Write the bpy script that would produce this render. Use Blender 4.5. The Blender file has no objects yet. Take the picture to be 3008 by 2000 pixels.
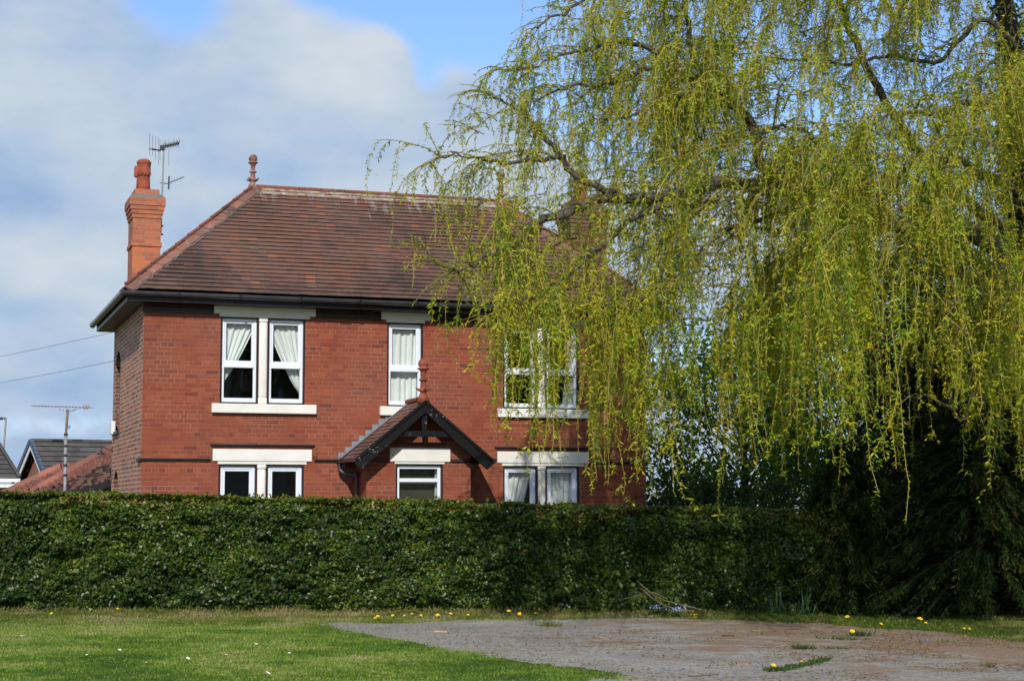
import bpy, math, random
import numpy as np
from mathutils import Vector, Matrix, geometry

random.seed(7)
rng = np.random.default_rng(11)
SC = bpy.context.scene
COL = SC.collection
R = math.radians

# ------------------------------------------------------------------ camera
F, IW, IH = 4936.0, 3008.0, 2000.0
CAM = Vector((-3.414, -28.987, 1.6))
YAW, PITCH, ROLL = R(19.147), R(5.557), R(-0.103)
fw = Vector((math.sin(YAW) * math.cos(PITCH), math.cos(YAW) * math.cos(PITCH), math.sin(PITCH)))
rt0 = Vector((math.cos(YAW), -math.sin(YAW), 0))
up0 = rt0.cross(fw)
rt = rt0 * math.cos(ROLL) + up0 * math.sin(ROLL)
up = -rt0 * math.sin(ROLL) + up0 * math.cos(ROLL)
FH = Vector((math.sin(YAW), math.cos(YAW), 0))
RH = rt0

def W(lat, d, z=0.0):
    """world point at lateral / depth metres from where the photographer stood"""
    v = CAM + RH * lat + FH * d
    return Vector((v.x, v.y, z))

def P(px, py, d):
    r = rt * ((px - 1504) / F) + up * (-(py - 1000) / F) + fw
    return CAM + r * (d / r.dot(FH))

def lat_of(p):
    return (Vector(p) - CAM).dot(RH)

def gz(lat):
    return -0.0133 * (max(-30, min(40, lat)) + 7.8)

def GP(px, py):
    """where a sight line meets the sloping ground"""
    r = rt * ((px - 1504) / F) + up * (-(py - 1000) / F) + fw
    # z = a - b*lat
    b = 0.0133; a = -b * 7.8
    t = (a - CAM.z) / (r.z + b * r.dot(RH))
    return CAM + r * t

def onY(px, py, y):
    r = rt * ((px - 1504) / F) + up * (-(py - 1000) / F) + fw
    return CAM + r * ((y - CAM.y) / r.y)

# ------------------------------------------------------------------ materials
def new_mat(name):
    m = bpy.data.materials.new(name); m.use_nodes = True
    nt = m.node_tree; nt.nodes.clear()
    out = nt.nodes.new('ShaderNodeOutputMaterial')
    return m, nt, out

class NT:
    def __init__(s, nt): s.nt = nt
    def n(s, typ, ins=None, **kw):
        nd = s.nt.nodes.new('ShaderNode' + typ)
        for k, v in kw.items(): setattr(nd, k, v)
        for k, v in (ins or {}).items():
            sock = nd.inputs[k]
            if isinstance(v, bpy.types.NodeSocket): s.nt.links.new(v, sock)
            elif isinstance(v, tuple) and sock.type == 'RGBA' and len(v) == 3: sock.default_value = (*v, 1)
            else: sock.default_value = v
        return nd
    def link(s, a, b): s.nt.links.new(a, b)
    def ramp(s, fac, stops, interp='LINEAR'):
        nd = s.nt.nodes.new('ShaderNodeValToRGB')
        cr = nd.color_ramp; cr.interpolation = interp
        while len(cr.elements) < len(stops): cr.elements.new(0.5)
        for e, (p, c) in zip(cr.elements, stops):
            e.position = p; e.color = (*c, 1) if isinstance(c, tuple) else (c, c, c, 1)
        s.nt.links.new(fac, nd.inputs[0])
        return nd.outputs[0]
    def mix(s, fac, a, b, mode='MIX'):
        nd = s.nt.nodes.new('ShaderNodeMix'); nd.data_type = 'RGBA'; nd.blend_type = mode
        for sock, v in ((nd.inputs[0], fac), (nd.inputs[6], a), (nd.inputs[7], b)):
            if isinstance(v, bpy.types.NodeSocket): s.nt.links.new(v, sock)
            elif isinstance(v, tuple): sock.default_value = (*v, 1)
            else: sock.default_value = v
        return nd.outputs[2]
    def noise(s, vec, scale, detail=4, rough=.55, **kw):
        nd = s.n('TexNoise', {'Scale': scale, 'Detail': detail, 'Roughness': rough}, **kw)
        if vec is not None: s.link(vec, nd.inputs['Vector'])
        return nd.outputs[0]
    def map(s, v, a, b, c=0., d=1.):
        nd = s.n('MapRange', {0: v, 1: a, 2: b, 3: c, 4: d}); return nd.outputs[0]
    def math(s, op, a, b=0.):
        nd = s.n('Math', {0: a, 1: b}, operation=op); return nd.outputs[0]

def principled(name, col, rough=.6, noise=None, bump=0, metal=0, spec=.5):
    """plain surface with uneven tone: noise = (scale, amount)"""
    m, nt, out = new_mat(name); T = NT(nt)
    tc = T.n('TexCoord')
    b = T.n('BsdfPrincipled', {'Base Color': col, 'Roughness': rough, 'Metallic': metal, 'Specular IOR Level': spec})
    sc, am = noise or (6, .25)
    f = T.noise(tc.outputs['Object'], sc, 6)
    c = T.mix(T.map(f, .3, .7), tuple(x * (1 - am) for x in col), tuple(min(1, x * (1 + am)) for x in col))
    T.link(c, b.inputs['Base Color'])
    if bump:
        f2 = T.noise(tc.outputs['Object'], sc * 4, 5)
        bp = T.n('Bump', {'Strength': bump, 'Distance': .01, 'Height': f2}); T.link(bp.outputs[0], b.inputs['Normal'])
    T.link(b.outputs[0], out.inputs[0])
    return m

def brick_mat(name, c_stops, mortar, msize, bw=.235, rh=.0766, squash=.5, sqf=4, stain=.25, bump=.35, rough=.8, moff=0., mvar=.5):
    m, nt, out = new_mat(name); T = NT(nt)
    uv = T.n('UVMap').outputs[0]
    tc = T.n('TexCoord').outputs['Object']
    wob = T.n('VectorMath', {0: uv}, operation='ADD')
    nz = T.n('TexNoise', {'Scale': 3.0, 'Detail': 2}); T.link(uv, nz.inputs['Vector'])
    sub = T.n('VectorMath', {0: nz.outputs['Color'], 1: (.5, .5, .5)}, operation='SUBTRACT')
    scl = T.n('VectorMath', {0: sub.outputs[0], 'Scale': .012}, operation='SCALE')
    T.link(scl.outputs[0], wob.inputs[1])
    b = T.n('TexBrick', {'Vector': wob.outputs[0], 'Color1': (0, 0, 0), 'Color2': (1, 1, 1), 'Mortar': (.5, .5, .5), 'Scale': 1.0,
            'Mortar Size': msize, 'Mortar Smooth': .25, 'Bias': 0.0, 'Brick Width': bw, 'Row Height': rh},
            offset=.5, offset_frequency=2, squash=squash, squash_frequency=sqf)
    col = T.ramp(b.outputs['Color'], c_stops)
    n1 = T.noise(tc, 1.1, 5); n2 = T.noise(tc, 45, 4)
    col = T.mix(T.map(n2, .3, .75), T.mix(.28, col, (0, 0, 0)), col)
    col = T.mix(T.math('MULTIPLY', T.map(n1, .48, .75), stain), col, (.05, .03, .025))
    vs = T.n('Mapping', {'Vector': tc, 'Scale': (2.6, 2.6, .35)}).outputs[0]; n5 = T.noise(vs, 1.5, 5, .6)
    col = T.mix(T.map(n5, .54, .72, 0, .42), col, T.mix(.55, col, (.06, .03, .025))); n6 = T.noise(tc, .55, 4, .6); col = T.mix(T.map(n6, .40, .66, 0, .30), col, (.30, .115, .070))
    mvis = T.map(T.noise(tc, 2.3, 4), .35, .65, 1 - mvar, 1)
    col = T.mix(T.math('MULTIPLY', b.outputs['Fac'], mvis), col, mortar)
    p = T.n('BsdfPrincipled', {'Base Color': col, 'Roughness': rough, 'Specular IOR Level': .3})
    h = T.math('SUBTRACT', 1.0, b.outputs['Fac'])
    h2 = T.math('ADD', h, T.math('MULTIPLY', n2, .35))
    bp = T.n('Bump', {'Strength': bump, 'Distance': .008, 'Height': h2}); T.link(bp.outputs[0], p.inputs['Normal'])
    T.link(p.outputs[0], out.inputs[0])
    return m

def rnd_mat(name, stops, rough=.7, noise_am=.3, noise_sc=3, lichen=None, bump=0, spec=.3):
    """per-face random tone (attribute rnd) with patchy weathering"""
    m, nt, out = new_mat(name); T = NT(nt)
    a = T.n('Attribute', attribute_name='rnd').outputs['Fac']
    tc = T.n('TexCoord').outputs['Object']
    col = T.ramp(a, stops)
    n1 = T.noise(tc, noise_sc * .25, 5)
    col = T.mix(T.math('MULTIPLY', T.map(n1, .47, .66), noise_am), col, (.035, .030, .028))
    n2 = T.noise(tc, noise_sc * 12, 4)
    col = T.mix(T.math('MULTIPLY', T.map(n2, .4, .7), .3), col, (.02, .012, .01))
    if lichen:
        lc, lo, hi = lichen
        n3 = T.noise(tc, 7, 6, .7)
        col = T.mix(T.map(n3, lo, hi), col, lc)
    p = T.n('BsdfPrincipled', {'Base Color': col, 'Roughness': rough, 'Specular IOR Level': spec})
    if bump:
        bp = T.n('Bump', {'Strength': bump, 'Distance': .01, 'Height': n2}); T.link(bp.outputs[0], p.inputs['Normal'])
    T.link(p.outputs[0], out.inputs[0])
    return m

def leaf_mat(name, stops, trans=.35, rough=.4, spec=.5, tcol=None, dim=.45):
    m, nt, out = new_mat(name); T = NT(nt)
    a = T.n('Attribute', attribute_name='rnd').outputs['Fac']
    tc = T.n('TexCoord').outputs['Object']
    col = T.ramp(a, stops)
    n1 = T.noise(tc, .8, 3)
    col = T.mix(T.math('MULTIPLY', T.map(n1, .35, .7), .35), col, T.mix(dim, col, (.01, .03, .002)))
    p = T.n('BsdfPrincipled', {'Base Color': col, 'Roughness': rough, 'Specular IOR Level': spec})
    tr = T.n('BsdfTranslucent', {'Color': T.mix(.35, col, tcol or (.25, .30, .03))})
    mx = T.n('MixShader', {0: trans, 1: p.outputs[0], 2: tr.outputs[0]})
    T.link(mx.outputs[0], out.inputs[0])
    return m

def glass_mat(name):
    m, nt, out = new_mat(name); T = NT(nt)
    fr = T.n('Fresnel', {'IOR': 1.5})
    tr = T.n('BsdfTransparent', {'Color': (.86, .9, .88)})
    gl = T.n('BsdfGlossy', {'Color': (1, 1, 1), 'Roughness': .02})
    mx = T.n('MixShader', {0: T.math('MULTIPLY', fr.outputs[0], .3), 1: tr.outputs[0], 2: gl.outputs[0]})
    T.link(mx.outputs[0], out.inputs[0])
    return m

M = {}
M['brick'] = brick_mat('smooth red brick', [(0, (.14, .036, .024)), (.045, (.23, .052, .029)), (.25, (.262, .062, .029)), (.75, (.295, .073, .032)), (1, (.345, .094, .041))], (.34, .155, .112), .0055, stain=.30, mvar=.95)
M['brick_rough'] = brick_mat('rough side brick', [(0, (.13, .075, .062)), (.3, (.28, .105, .065)), (.5, (.48, .145, .065)), (.85, (.54, .19, .09)), (1, (.60, .23, .10))], (.56, .43, .33), .012, stain=.15, mvar=.4, bump=.2)
M['brick_chimney'] = brick_mat('orange chimney brick', [(0, (.38, .115, .06)), (.3, (.46, .15, .075)), (.6, (.53, .165, .07)), (1, (.66, .17, .055))], (.30, .17, .12), .009, bw=.23, stain=.12, mvar=.4)
M['brick_mossy_shaded'] = brick_mat('mossy brick in willow shade tone', [(0, (.06, .045, .03)), (.4, (.15, .07, .045)), (1, (.27, .09, .05))], (.2, .15, .1), .01, stain=.6)  # mossy brick, with the willow's shade painted into its dark tone
M['brick_far'] = brick_mat('buff red brick', [(0, (.25, .11, .075)), (1, (.36, .17, .11))], (.34, .24, .18), .01, stain=.1)
def roof_tile():
    m, nt, out = new_mat('clay plain tile'); T = NT(nt)
    a = T.n('Attribute', attribute_name='rnd').outputs['Fac']; tc = T.n('TexCoord').outputs['Object']
    col = T.ramp(a, [(0, (.030, .018, .015)), (.30, (.035, .02, .016)), (.31, (.140, .090, .070)), (.6, (.165, .100, .077)), (.955, (.187, .103, .076)), (.97, (.26, .105, .065)), (1, (.31, .115, .065))])
    hue = T.noise(tc, 2.2, 5, .6); col = T.mix(T.map(hue, .38, .66, 0, .6), col, (.195, .084, .055))
    sc = T.n('SeparateXYZ', {0: tc})
    n1 = T.noise(tc, .75, 6, .62); n4 = T.noise(tc, 5, 5, .65)
    # old soot and moss: broad patches, more of them low on the slope
    low = T.map(sc.outputs[2], 5.2, 7.4, .09, -.09)
    k = T.map(T.math('ADD', T.math('ADD', n1, low), T.math('MULTIPLY', T.math('SUBTRACT', n4, .5), .35)), .47, .66)
    col = T.mix(T.math('MULTIPLY', k, .68), col, (.058, .047, .043))
    n2 = T.noise(tc, 40, 4); col = T.mix(T.map(n2, .4, .7, 0, .22), col, (.02, .012, .01))
    # lime run-off in streaks below the ridge bedding
    mp = T.n('Mapping', {'Vector': tc, 'Scale': (4.5, .8, .5)}).outputs[0]; n3 = T.noise(mp, 1.6, 6, .7)
    hi = T.map(sc.outputs[2], 6.6, 7.5, -.26, .04)
    col = T.mix(T.map(T.math('ADD', n3, hi), .52, .66, 0, .65), col, (.36, .32, .28))
    p = T.n('BsdfPrincipled', {'Base Color': col, 'Roughness': .85, 'Specular IOR Level': .12})
    bp = T.n('Bump', {'Strength': .3, 'Distance': .01, 'Height': n2}); T.link(bp.outputs[0], p.inputs['Normal'])
    T.link(p.outputs[0], out.inputs[0]); return m
M['tile'] = roof_tile()
M['tile_hip'] = rnd_mat('weathered hip tile', [(0, (.17, .085, .068)), (.5, (.26, .12, .09)), (1, (.33, .14, .09))], .8, .45, 5, lichen=((.30, .26, .20), .56, .72), bump=.4)
M['ridge_edge'] = rnd_mat('red ridge crest', [(0, (.19, .070, .048)), (1, (.28, .098, .064))], .85, .5, 6, lichen=((.30, .27, .22), .60, .74))
def ridge_mortar():
    m, nt, out = new_mat('lichened ridge bedding'); T = NT(nt); tc = T.n('TexCoord').outputs['Object']
    a = T.noise(tc, 3.0, 6, .65); b = T.noise(tc, 9, 6, .7); c = T.noise(tc, 5.5, 5, .7, noise_dimensions='4D')
    col = T.mix(T.map(a, .42, .58), (.26, .15, .115), (.36, .32, .24))
    col = T.mix(T.map(b, .50, .62), col, (.43, .41, .37)); col = T.mix(T.map(c, .52, .64, 0, .75), col, (.40, .36, .13))
    p = T.n('BsdfPrincipled', {'Base Color': col, 'Roughness': .95, 'Specular IOR Level': .1}); T.link(p.outputs[0], out.inputs[0]); return m
M['ridge_mortar'] = ridge_mortar()
M['tile_dark'] = rnd_mat('porch tile', [(0, (.03, .018, .015)), (.3, (.03, .02, .016)), (.31, (.13, .075, .06)), (.6, (.21, .105, .078)), (1, (.28, .12, .08))], .8, .5, 5, bump=.3)
M['terracotta'] = principled('terracotta', (.27, .075, .042), .85, (11, .5), .5, 0, .2)
M['terracotta_old'] = rnd_mat('weathered terracotta', [(0, (.22, .085, .06)), (1, (.29, .11, .08))], .85, .4, 8, lichen=((.33, .30, .25), .47, .62))
M['pot'] = principled('chimney pot clay', (.31, .082, .045), .85, (7, .38), .3, 0, .2)
M['flaunch'] = rnd_mat('lichened mortar', [(0, (.13, .12, .11)), (1, (.2, .19, .17))], .9, .3, 6, lichen=((.50, .30, .03), .6, .66))
M['stone'] = principled('cream painted stone', (.76, .74, .67), .65, (3, .07), .15)
M['upvc'] = principled('white window frame', (.76, .80, .88), .3, (2, .03))
M['black'] = principled('black gloss paint', (.008, .008, .010), .4, (8, .5), 0, 0, .3)
M['blackbrown'] = principled('black painted moulding', (.020, .014, .013), .5, (8, .5), .2)
def chipped():
    m, nt, out = new_mat('chipped black timber'); T = NT(nt)
    tc = T.n('TexCoord').outputs['Object']
    mp = T.n('Mapping', {'Vector': tc, 'Scale': (1, 1, 1.6)}).outputs[0]
    f = T.noise(mp, 17, 6, .7)
    g = T.noise(tc, 1.6, 3)
    k = T.math('MULTIPLY', T.map(f, .60, .64), T.map(g, .52, .58))
    col = T.mix(k, (.007, .007, .008), (.42, .41, .40))
    p = T.n('BsdfPrincipled', {'Base Color': col, 'Roughness': .5, 'Specular IOR Level': .2}); T.link(p.outputs[0], out.inputs[0]); return m
M['chipped'] = chipped()
M['shaded_reveal'] = brick_mat('brick in recess shade tone', [(0, (.07, .04, .035)), (1, (.17, .07, .05))], (.3, .2, .15), .012)  # shade of the window recess painted into the brick colour
M['eave_shade_band'] = principled('brick in eave shade tone', (.05, .017, .014), .8, (10, .4))  # eave shadow painted into the brick colour
M['gutter'] = principled('grey black gutter', (.035, .037, .042), .35, (4, .3))
M['lead'] = principled('lead flashing', (.20, .215, .24), .5, (9, .25), .2)
M['curtain'] = principled('white net curtain', (.80, .81, .79), .9, (8, .05))
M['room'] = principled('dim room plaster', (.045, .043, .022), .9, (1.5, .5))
M['glass'] = glass_mat('window glass')
M['metal'] = principled('weathered aluminium', (.32, .31, .29), .5, (8, .25), 0, .3)
M['pole'] = principled('galvanised pole', (.42, .43, .45), .45, (6, .25), 0, .5)
M['rust'] = principled('rusty pole', (.22, .15, .10), .8, (14, .4))
M['darkmetal'] = principled('dark metal', (.03, .03, .03), .45, (8, .3))
M['white'] = principled('white plastic', (.80, .80, .76), .35, (3, .05))
M['slate'] = rnd_mat('grey concrete tile', [(0, (.018, .016, .015)), (.3, (.02, .018, .016)), (.31, (.072, .066, .060)), (1, (.115, .105, .094))], .85, .3, 3, lichen=((.22, .21, .18), .68, .76), bump=.3)
M['verge'] = principled('verge tile tinted sky blue', (.075, .095, .145), .6, (12, .4))  # bluish sky reflection painted into the tile colour
M['pantile'] = rnd_mat('clay pantile', [(0, (.20, .085, .065)), (.5, (.29, .12, .085)), (1, (.40, .15, .10))], .85, .35, 4, lichen=((.36, .27, .20), .6, .75), bump=.3)
M['bark'] = principled('grey brown bark', (.075, .060, .042), .9, (9, .5), .8)
M['bark_lit'] = principled('pale dead wood', (.23, .165, .10), .85, (9, .35), .6)
M['bark_dark'] = principled('dark bark', (.035, .03, .024), .9, (9, .45), .7)
M['twig'] = rnd_mat('yellow willow twig', [(0, (.15, .11, .045)), (.5, (.32, .24, .055)), (1, (.50, .36, .06))], .7, .05, 3)
M['willow_leaf'] = leaf_mat('young willow leaf', [(0, (.050, .15, .010)), (.25, (.13, .26, .012)), (.5, (.32, .385, .012)), (.75, (.48, .46, .014)), (.92, (.58, .48, .02)), (1, (.60, .43, .03))], .26, .5, .3, (.42, .46, .01), .2)
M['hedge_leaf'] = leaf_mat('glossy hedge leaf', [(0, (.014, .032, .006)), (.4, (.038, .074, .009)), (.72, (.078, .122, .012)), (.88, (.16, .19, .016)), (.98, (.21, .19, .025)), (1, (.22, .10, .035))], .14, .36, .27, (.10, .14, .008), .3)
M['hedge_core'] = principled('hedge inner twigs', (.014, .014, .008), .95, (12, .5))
M['tree_leaf'] = leaf_mat('broad green leaf', [(0, (.045, .095, .012)), (.6, (.13, .235, .025)), (1, (.22, .34, .04))], .45, .55, .12, (.20, .36, .02), .3)
M['laurel_leaf'] = leaf_mat('laurel leaf', [(0, (.025, .050, .014)), (1, (.07, .125, .03))], .2, .5, .12, (.08, .15, .02))
M['conifer_leaf'] = leaf_mat('dark conifer spray', [(0, (.007, .013, .003)), (.7, (.020, .034, .006)), (.93, (.045, .075, .010)), (1, (.07, .05, .018))], .1, .7, .04, (.02, .05, .01))
M['ivy_leaf'] = leaf_mat('ivy leaf', [(0, (.008, .018, .007)), (1, (.022, .05, .014))], .12, .35, .5, (.03, .06, .01))
M['grass'] = leaf_mat('lawn grass blade', [(0, (.055, .125, .018)), (.28, (.125, .225, .028)), (.58, (.23, .34, .045)), (.8, (.36, .41, .09)), (1, (.48, .42, .21))], .4, .55, .15, (.2, .34, .02), .35)
M['verge_grass'] = leaf_mat('verge grass blade', [(0, (.055, .10, .012)), (.3, (.11, .165, .02)), (.55, (.20, .20, .045)), (.8, (.33, .28, .11)), (1, (.42, .33, .17))], .35, .6, .15, (.2, .27, .02), .4)
M['yellow'] = principled('dandelion yellow', (.84, .56, .006), .7, (40, .15))
M['daisy'] = principled('daisy white', (.82, .82, .80), .7, (40, .05))
M['blueflower'] = principled('pale blue petal', (.28, .36, .72), .7, (30, .2))
M['weed'] = leaf_mat('weed leaf', [(0, (.035, .075, .015)), (.6, (.06, .11, .02)), (1, (.13, .14, .03))], .25, .5, .3)
M['daff'] = leaf_mat('daffodil leaf', [(0, (.045, .095, .035)), (1, (.085, .16, .055))], .25, .4, .4)
M['stick'] = principled('fallen stick', (.17, .125, .075), .85, (20, .4))
M['chip'] = principled('split wood chip', (.42, .27, .16), .85, (20, .25))
M['litter'] = rnd_mat('leaf litter', [(0, (.09, .055, .03)), (.5, (.19, .115, .05)), (.8, (.30, .20, .07)), (1, (.40, .30, .10))], .9, .1, 3)
M['blueplastic'] = principled('blue plastic scrap', (.1, .25, .6), .5)
M['wire'] = principled('cable', (.16, .18, .21), .6)

def ground_soil():
    m, nt, out = new_mat('turf soil'); T = NT(nt)
    tc = T.n('TexCoord').outputs['Object']
    a = T.noise(tc, .7, 5); b = T.noise(tc, 14, 6, .7)
    col = T.mix(T.map(a, .35, .65), (.07, .12, .016), (.11, .14, .025))
    col = T.mix(T.map(b, .45, .75), col, (.10, .085, .035))
    p = T.n('BsdfPrincipled', {'Base Color': col, 'Roughness': .95, 'Specular IOR Level': .1})
    bp = T.n('Bump', {'Strength': .5, 'Distance': .03, 'Height': b}); T.link(bp.outputs[0], p.inputs['Normal'])
    T.link(p.outputs[0], out.inputs[0]); return m
M['soil'] = ground_soil()

def tarmac():
    m, nt, out = new_mat('worn tarmac'); T = NT(nt)
    tc = T.n('TexCoord').outputs['Object']
    st = T.n('Mapping', {'Vector': tc, 'Rotation': (0, 0, YAW), 'Scale': (.75, 1.1, 1)}).outputs[0]
    a = T.noise(st, .75, 9, .68); b = T.noise(tc, 70, 4, .85); c = T.noise(st, 1.6, 9, .72); d = T.noise(tc, 11, 6, .75)
    v = T.n('TexVoronoi', {'Scale': 95.0, 'Vector': tc})
    col = T.mix(T.map(a, .36, .64), (.335, .29, .235), (.57, .515, .435))
    col = T.mix(T.map(d, .40, .60, 0, .62), col, (.165, .15, .135))
    e = T.noise(tc, 26, 4, .8); col = T.mix(T.map(e, .52, .66, 0, .75), col, (.60, .56, .50)); col = T.mix(T.map(e, .46, .34, 0, .75), col, (.10, .09, .08))
    col = T.mix(T.map(v.outputs['Distance'], .0, .45, .55, 0), col, (.07, .062, .055))
    sv = T.n('SeparateXYZ', {0: v.outputs['Color']}).outputs[0]
    col = T.mix(T.map(sv, .72, .95, 0, .7), col, (.50, .48, .45)); col = T.mix(T.map(sv, .25, .05, 0, .6), col, (.09, .08, .07))
    gx = T.n('Mapping', {'Vector': tc, 'Rotation': (0, 0, YAW)}).outputs[0]
    sx = T.n('SeparateXYZ', {0: gx})
    # leaf-mould drifts, heavier under the tree on the right and along the verge
    lt = T.map(sx.outputs[0], 5.0, 13.5, -.16, .15)
    far = T.map(sx.outputs[1], -11.0, -7.0, -.04, .09)
    cc = T.math('ADD', T.math('ADD', c, lt), far)
    k = T.map(cc, .51, .62)
    br = T.mix(T.map(sv, .2, .8), (.185, .105, .055), (.40, .25, .135))
    col = T.mix(T.math('MULTIPLY', k, T.map(b, .35, .6, .45, 1.0)), col, br)
    p = T.n('BsdfPrincipled', {'Base Color': col, 'Roughness': .92, 'Specular IOR Level': .15})
    h = T.math('ADD', T.math('ADD', b, sv), T.math('MULTIPLY', d, 1.5))
    bp = T.n('Bump', {'Strength': .8, 'Distance': .014, 'Height': h}); T.link(bp.outputs[0], p.inputs['Normal'])
    T.link(p.outputs[0], out.inputs[0]); return m
M['tarmac'] = tarmac()

# ------------------------------------------------------------------ mesh helpers
def tag(o, label=None, cat=None, group=None, kind=None):
    if label: o['label'] = label
    if cat: o['category'] = cat
    if group: o['group'] = group
    if kind: o['kind'] = kind
    return o

def empty(name, loc, label=None, cat=None, group=None):
    o = bpy.data.objects.new(name, None); COL.objects.link(o); o.location = loc
    o.empty_display_size = .2
    return tag(o, label, cat, group)

def origin_of(o):
    v = Vector((0, 0, 0))
    while o is not None: v = v + o.location; o = o.parent
    return v

class MB:
    def __init__(s): s.v = []; s.f = []; s.uv = {}; s.r = {}; s.mi = {}
    def face(s, pts, uv=None, rnd=None, mi=0):
        n = len(s.v); s.v += [tuple(p) for p in pts]; s.f.append(tuple(range(n, n + len(pts))))
        k = len(s.f) - 1
        if uv: s.uv[k] = uv
        if rnd is not None: s.r[k] = rnd
        if mi: s.mi[k] = mi
        return s
    def raw(s, verts, faces, rnd=None, mi=0):
        n = len(s.v); s.v += [tuple(p) for p in verts]
        for f in faces:
            s.f.append(tuple(i + n for i in f))
            if rnd is not None: s.r[len(s.f) - 1] = rnd
            if mi: s.mi[len(s.f) - 1] = mi
        return s
    def box(s, a, b, bev=0., rnd=None, mi=0):
        x0, y0, z0 = a; x1, y1, z1 = b
        if bev <= 0:
            vs = [(x0, y0, z0), (x1, y0, z0), (x1, y1, z0), (x0, y1, z0), (x0, y0, z1), (x1, y0, z1), (x1, y1, z1), (x0, y1, z1)]
            fs = [(0, 3, 2, 1), (4, 5, 6, 7), (0, 1, 5, 4), (1, 2, 6, 5), (2, 3, 7, 6), (3, 0, 4, 7)]
            return s.raw(vs, fs, rnd, mi)
        import bmesh
        bm = bmesh.new(); bmesh.ops.create_cube(bm, size=1)
        for v in bm.verts: v.co = Vector(((x0 + x1) / 2 + v.co.x * (x1 - x0), (y0 + y1) / 2 + v.co.y * (y1 - y0), (z0 + z1) / 2 + v.co.z * (z1 - z0)))
        bmesh.ops.bevel(bm, geom=bm.edges[:], offset=bev, segments=2, affect='EDGES', profile=.5)
        bm.verts.index_update()
        s.raw([v.co[:] for v in bm.verts], [[v.index for v in f.verts] for f in bm.faces], rnd, mi); bm.free()
        return s
    def beam(s, p, q, w, h, upv=(0, 0, 1), rnd=None, mi=0):
        """rectangular bar between p and q, w across, h along upv"""
        p, q = Vector(p), Vector(q); d = (q - p).normalized(); u = Vector(upv); u = (u - d * u.dot(d)).normalized(); r = d.cross(u)
        vs = [e + r * a * w / 2 + u * b * h / 2 for e in (p, q) for a, b in ((-1, -1), (1, -1), (1, 1), (-1, 1))]
        fs = [(0, 1, 2, 3), (7, 6, 5, 4), (0, 4, 5, 1), (1, 5, 6, 2), (2, 6, 7, 3), (3, 7, 4, 0)]
        return s.raw(vs, fs, rnd, mi)
    def tube(s, pts, rad, n=6, cap=True, rnd=None, mi=0):
        pts = [Vector(p) for p in pts]; m = len(pts)
        if not hasattr(rad, '__len__'): rad = [rad] * m
        ref = Vector((0.31, 0.17, .93)); rings = []; u = None
        for i, p in enumerate(pts):
            d = (pts[min(i + 1, m - 1)] - pts[max(i - 1, 0)])
            if d.length < 1e-9: d = Vector((0, 0, 1))
            d.normalize()
            if u is None:
                u = ref - d * ref.dot(d)
                if u.length < .1: u = Vector((1, 0, 0)) - d * d.x
            else: u = u - d * u.dot(d)
            u.normalize(); w = d.cross(u)
            rings.append([p + (u * math.cos(a) + w * math.sin(a)) * rad[i] for a in (2 * math.pi * k / n for k in range(n))])
        vs = [v for r_ in rings for v in r_]; fs = []
        for i in range(m - 1):
            for k in range(n):
                a, b = i * n + k, i * n + (k + 1) % n
                fs.append((a, b, b + n, a + n))
        if cap: fs.append(tuple(reversed(range(n)))); fs.append(tuple(range((m - 1) * n, m * n)))
        return s.raw(vs, fs, rnd, mi)
    def lathe(s, c, prof, n=14, rnd=None, mi=0, axis=None):
        c = Vector(c); vs = []; fs = []
        for (r_, z) in prof:
            for k in range(n):
                a = 2 * math.pi * k / n
                vs.append(c + Vector((r_ * math.cos(a), r_ * math.sin(a), z)))
        for i in range(len(prof) - 1):
            for k in range(n):
                a, b = i * n + k, i * n + (k + 1) % n
                fs.append((a, b, b + n, a + n))
        fs.append(tuple(reversed(range(n)))); fs.append(tuple(range((len(prof) - 1) * n, len(prof) * n)))
        return s.raw(vs, fs, rnd, mi)
    def poly_holes(s, outer, holes, to3d, rev=False):
        loops = [[Vector((x, y, 0)) for x, y in l] for l in [outer] + holes]
        tris = geometry.tessellate_polygon(loops)
        flat = [p for l in [outer] + holes for p in l]
        for t in tris:
            a = [flat[i] for i in t]
            ar = (a[1][0] - a[0][0]) * (a[2][1] - a[0][1]) - (a[2][0] - a[0][0]) * (a[1][1] - a[0][1])
            if (ar < 0) != rev: a = a[::-1]
            s.face([to3d(*p) for p in a], uv=[tuple(p) for p in a])
        return s
    def build(s, name, mat, parent=None, smooth=False):
        me = bpy.data.meshes.new(name); o = bpy.data.objects.new(name, me); COL.objects.link(o)
        off = Vector((0, 0, 0))
        if parent is not None: o.parent = parent; off = origin_of(parent)
        V = np.array(s.v, dtype=np.float32) - np.array(off, dtype=np.float32)
        me.from_pydata(V.tolist(), [], s.f)
        for m_ in (mat if isinstance(mat, (list, tuple)) else [mat]): me.materials.append(m_)
        uvl = me.uv_layers.new(name='UVMap'); data = np.zeros((len(me.loops), 2), dtype=np.float32)
        for p in me.polygons:
            u = s.uv.get(p.index)
            nx, ny, nz = abs(p.normal.x), abs(p.normal.y), abs(p.normal.z)
            for j, li in enumerate(p.loop_indices):
                if u: data[li] = u[j]
                else:
                    c = s.v[me.loops[li].vertex_index]
                    data[li] = (c[1], c[2]) if nx >= ny and nx >= nz else ((c[0], c[2]) if ny >= nz else (c[0], c[1]))
        uvl.data.foreach_set('uv', data.ravel())
        at = me.attributes.new('rnd', 'FLOAT', 'FACE')
        at.data.foreach_set('value', [s.r.get(i, random.random()) for i in range(len(s.f))])
        if s.mi: me.polygons.foreach_set('material_index', [s.mi.get(i, 0) for i in range(len(s.f))])
        if smooth: me.shade_smooth()
        me.update(); return o

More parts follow.
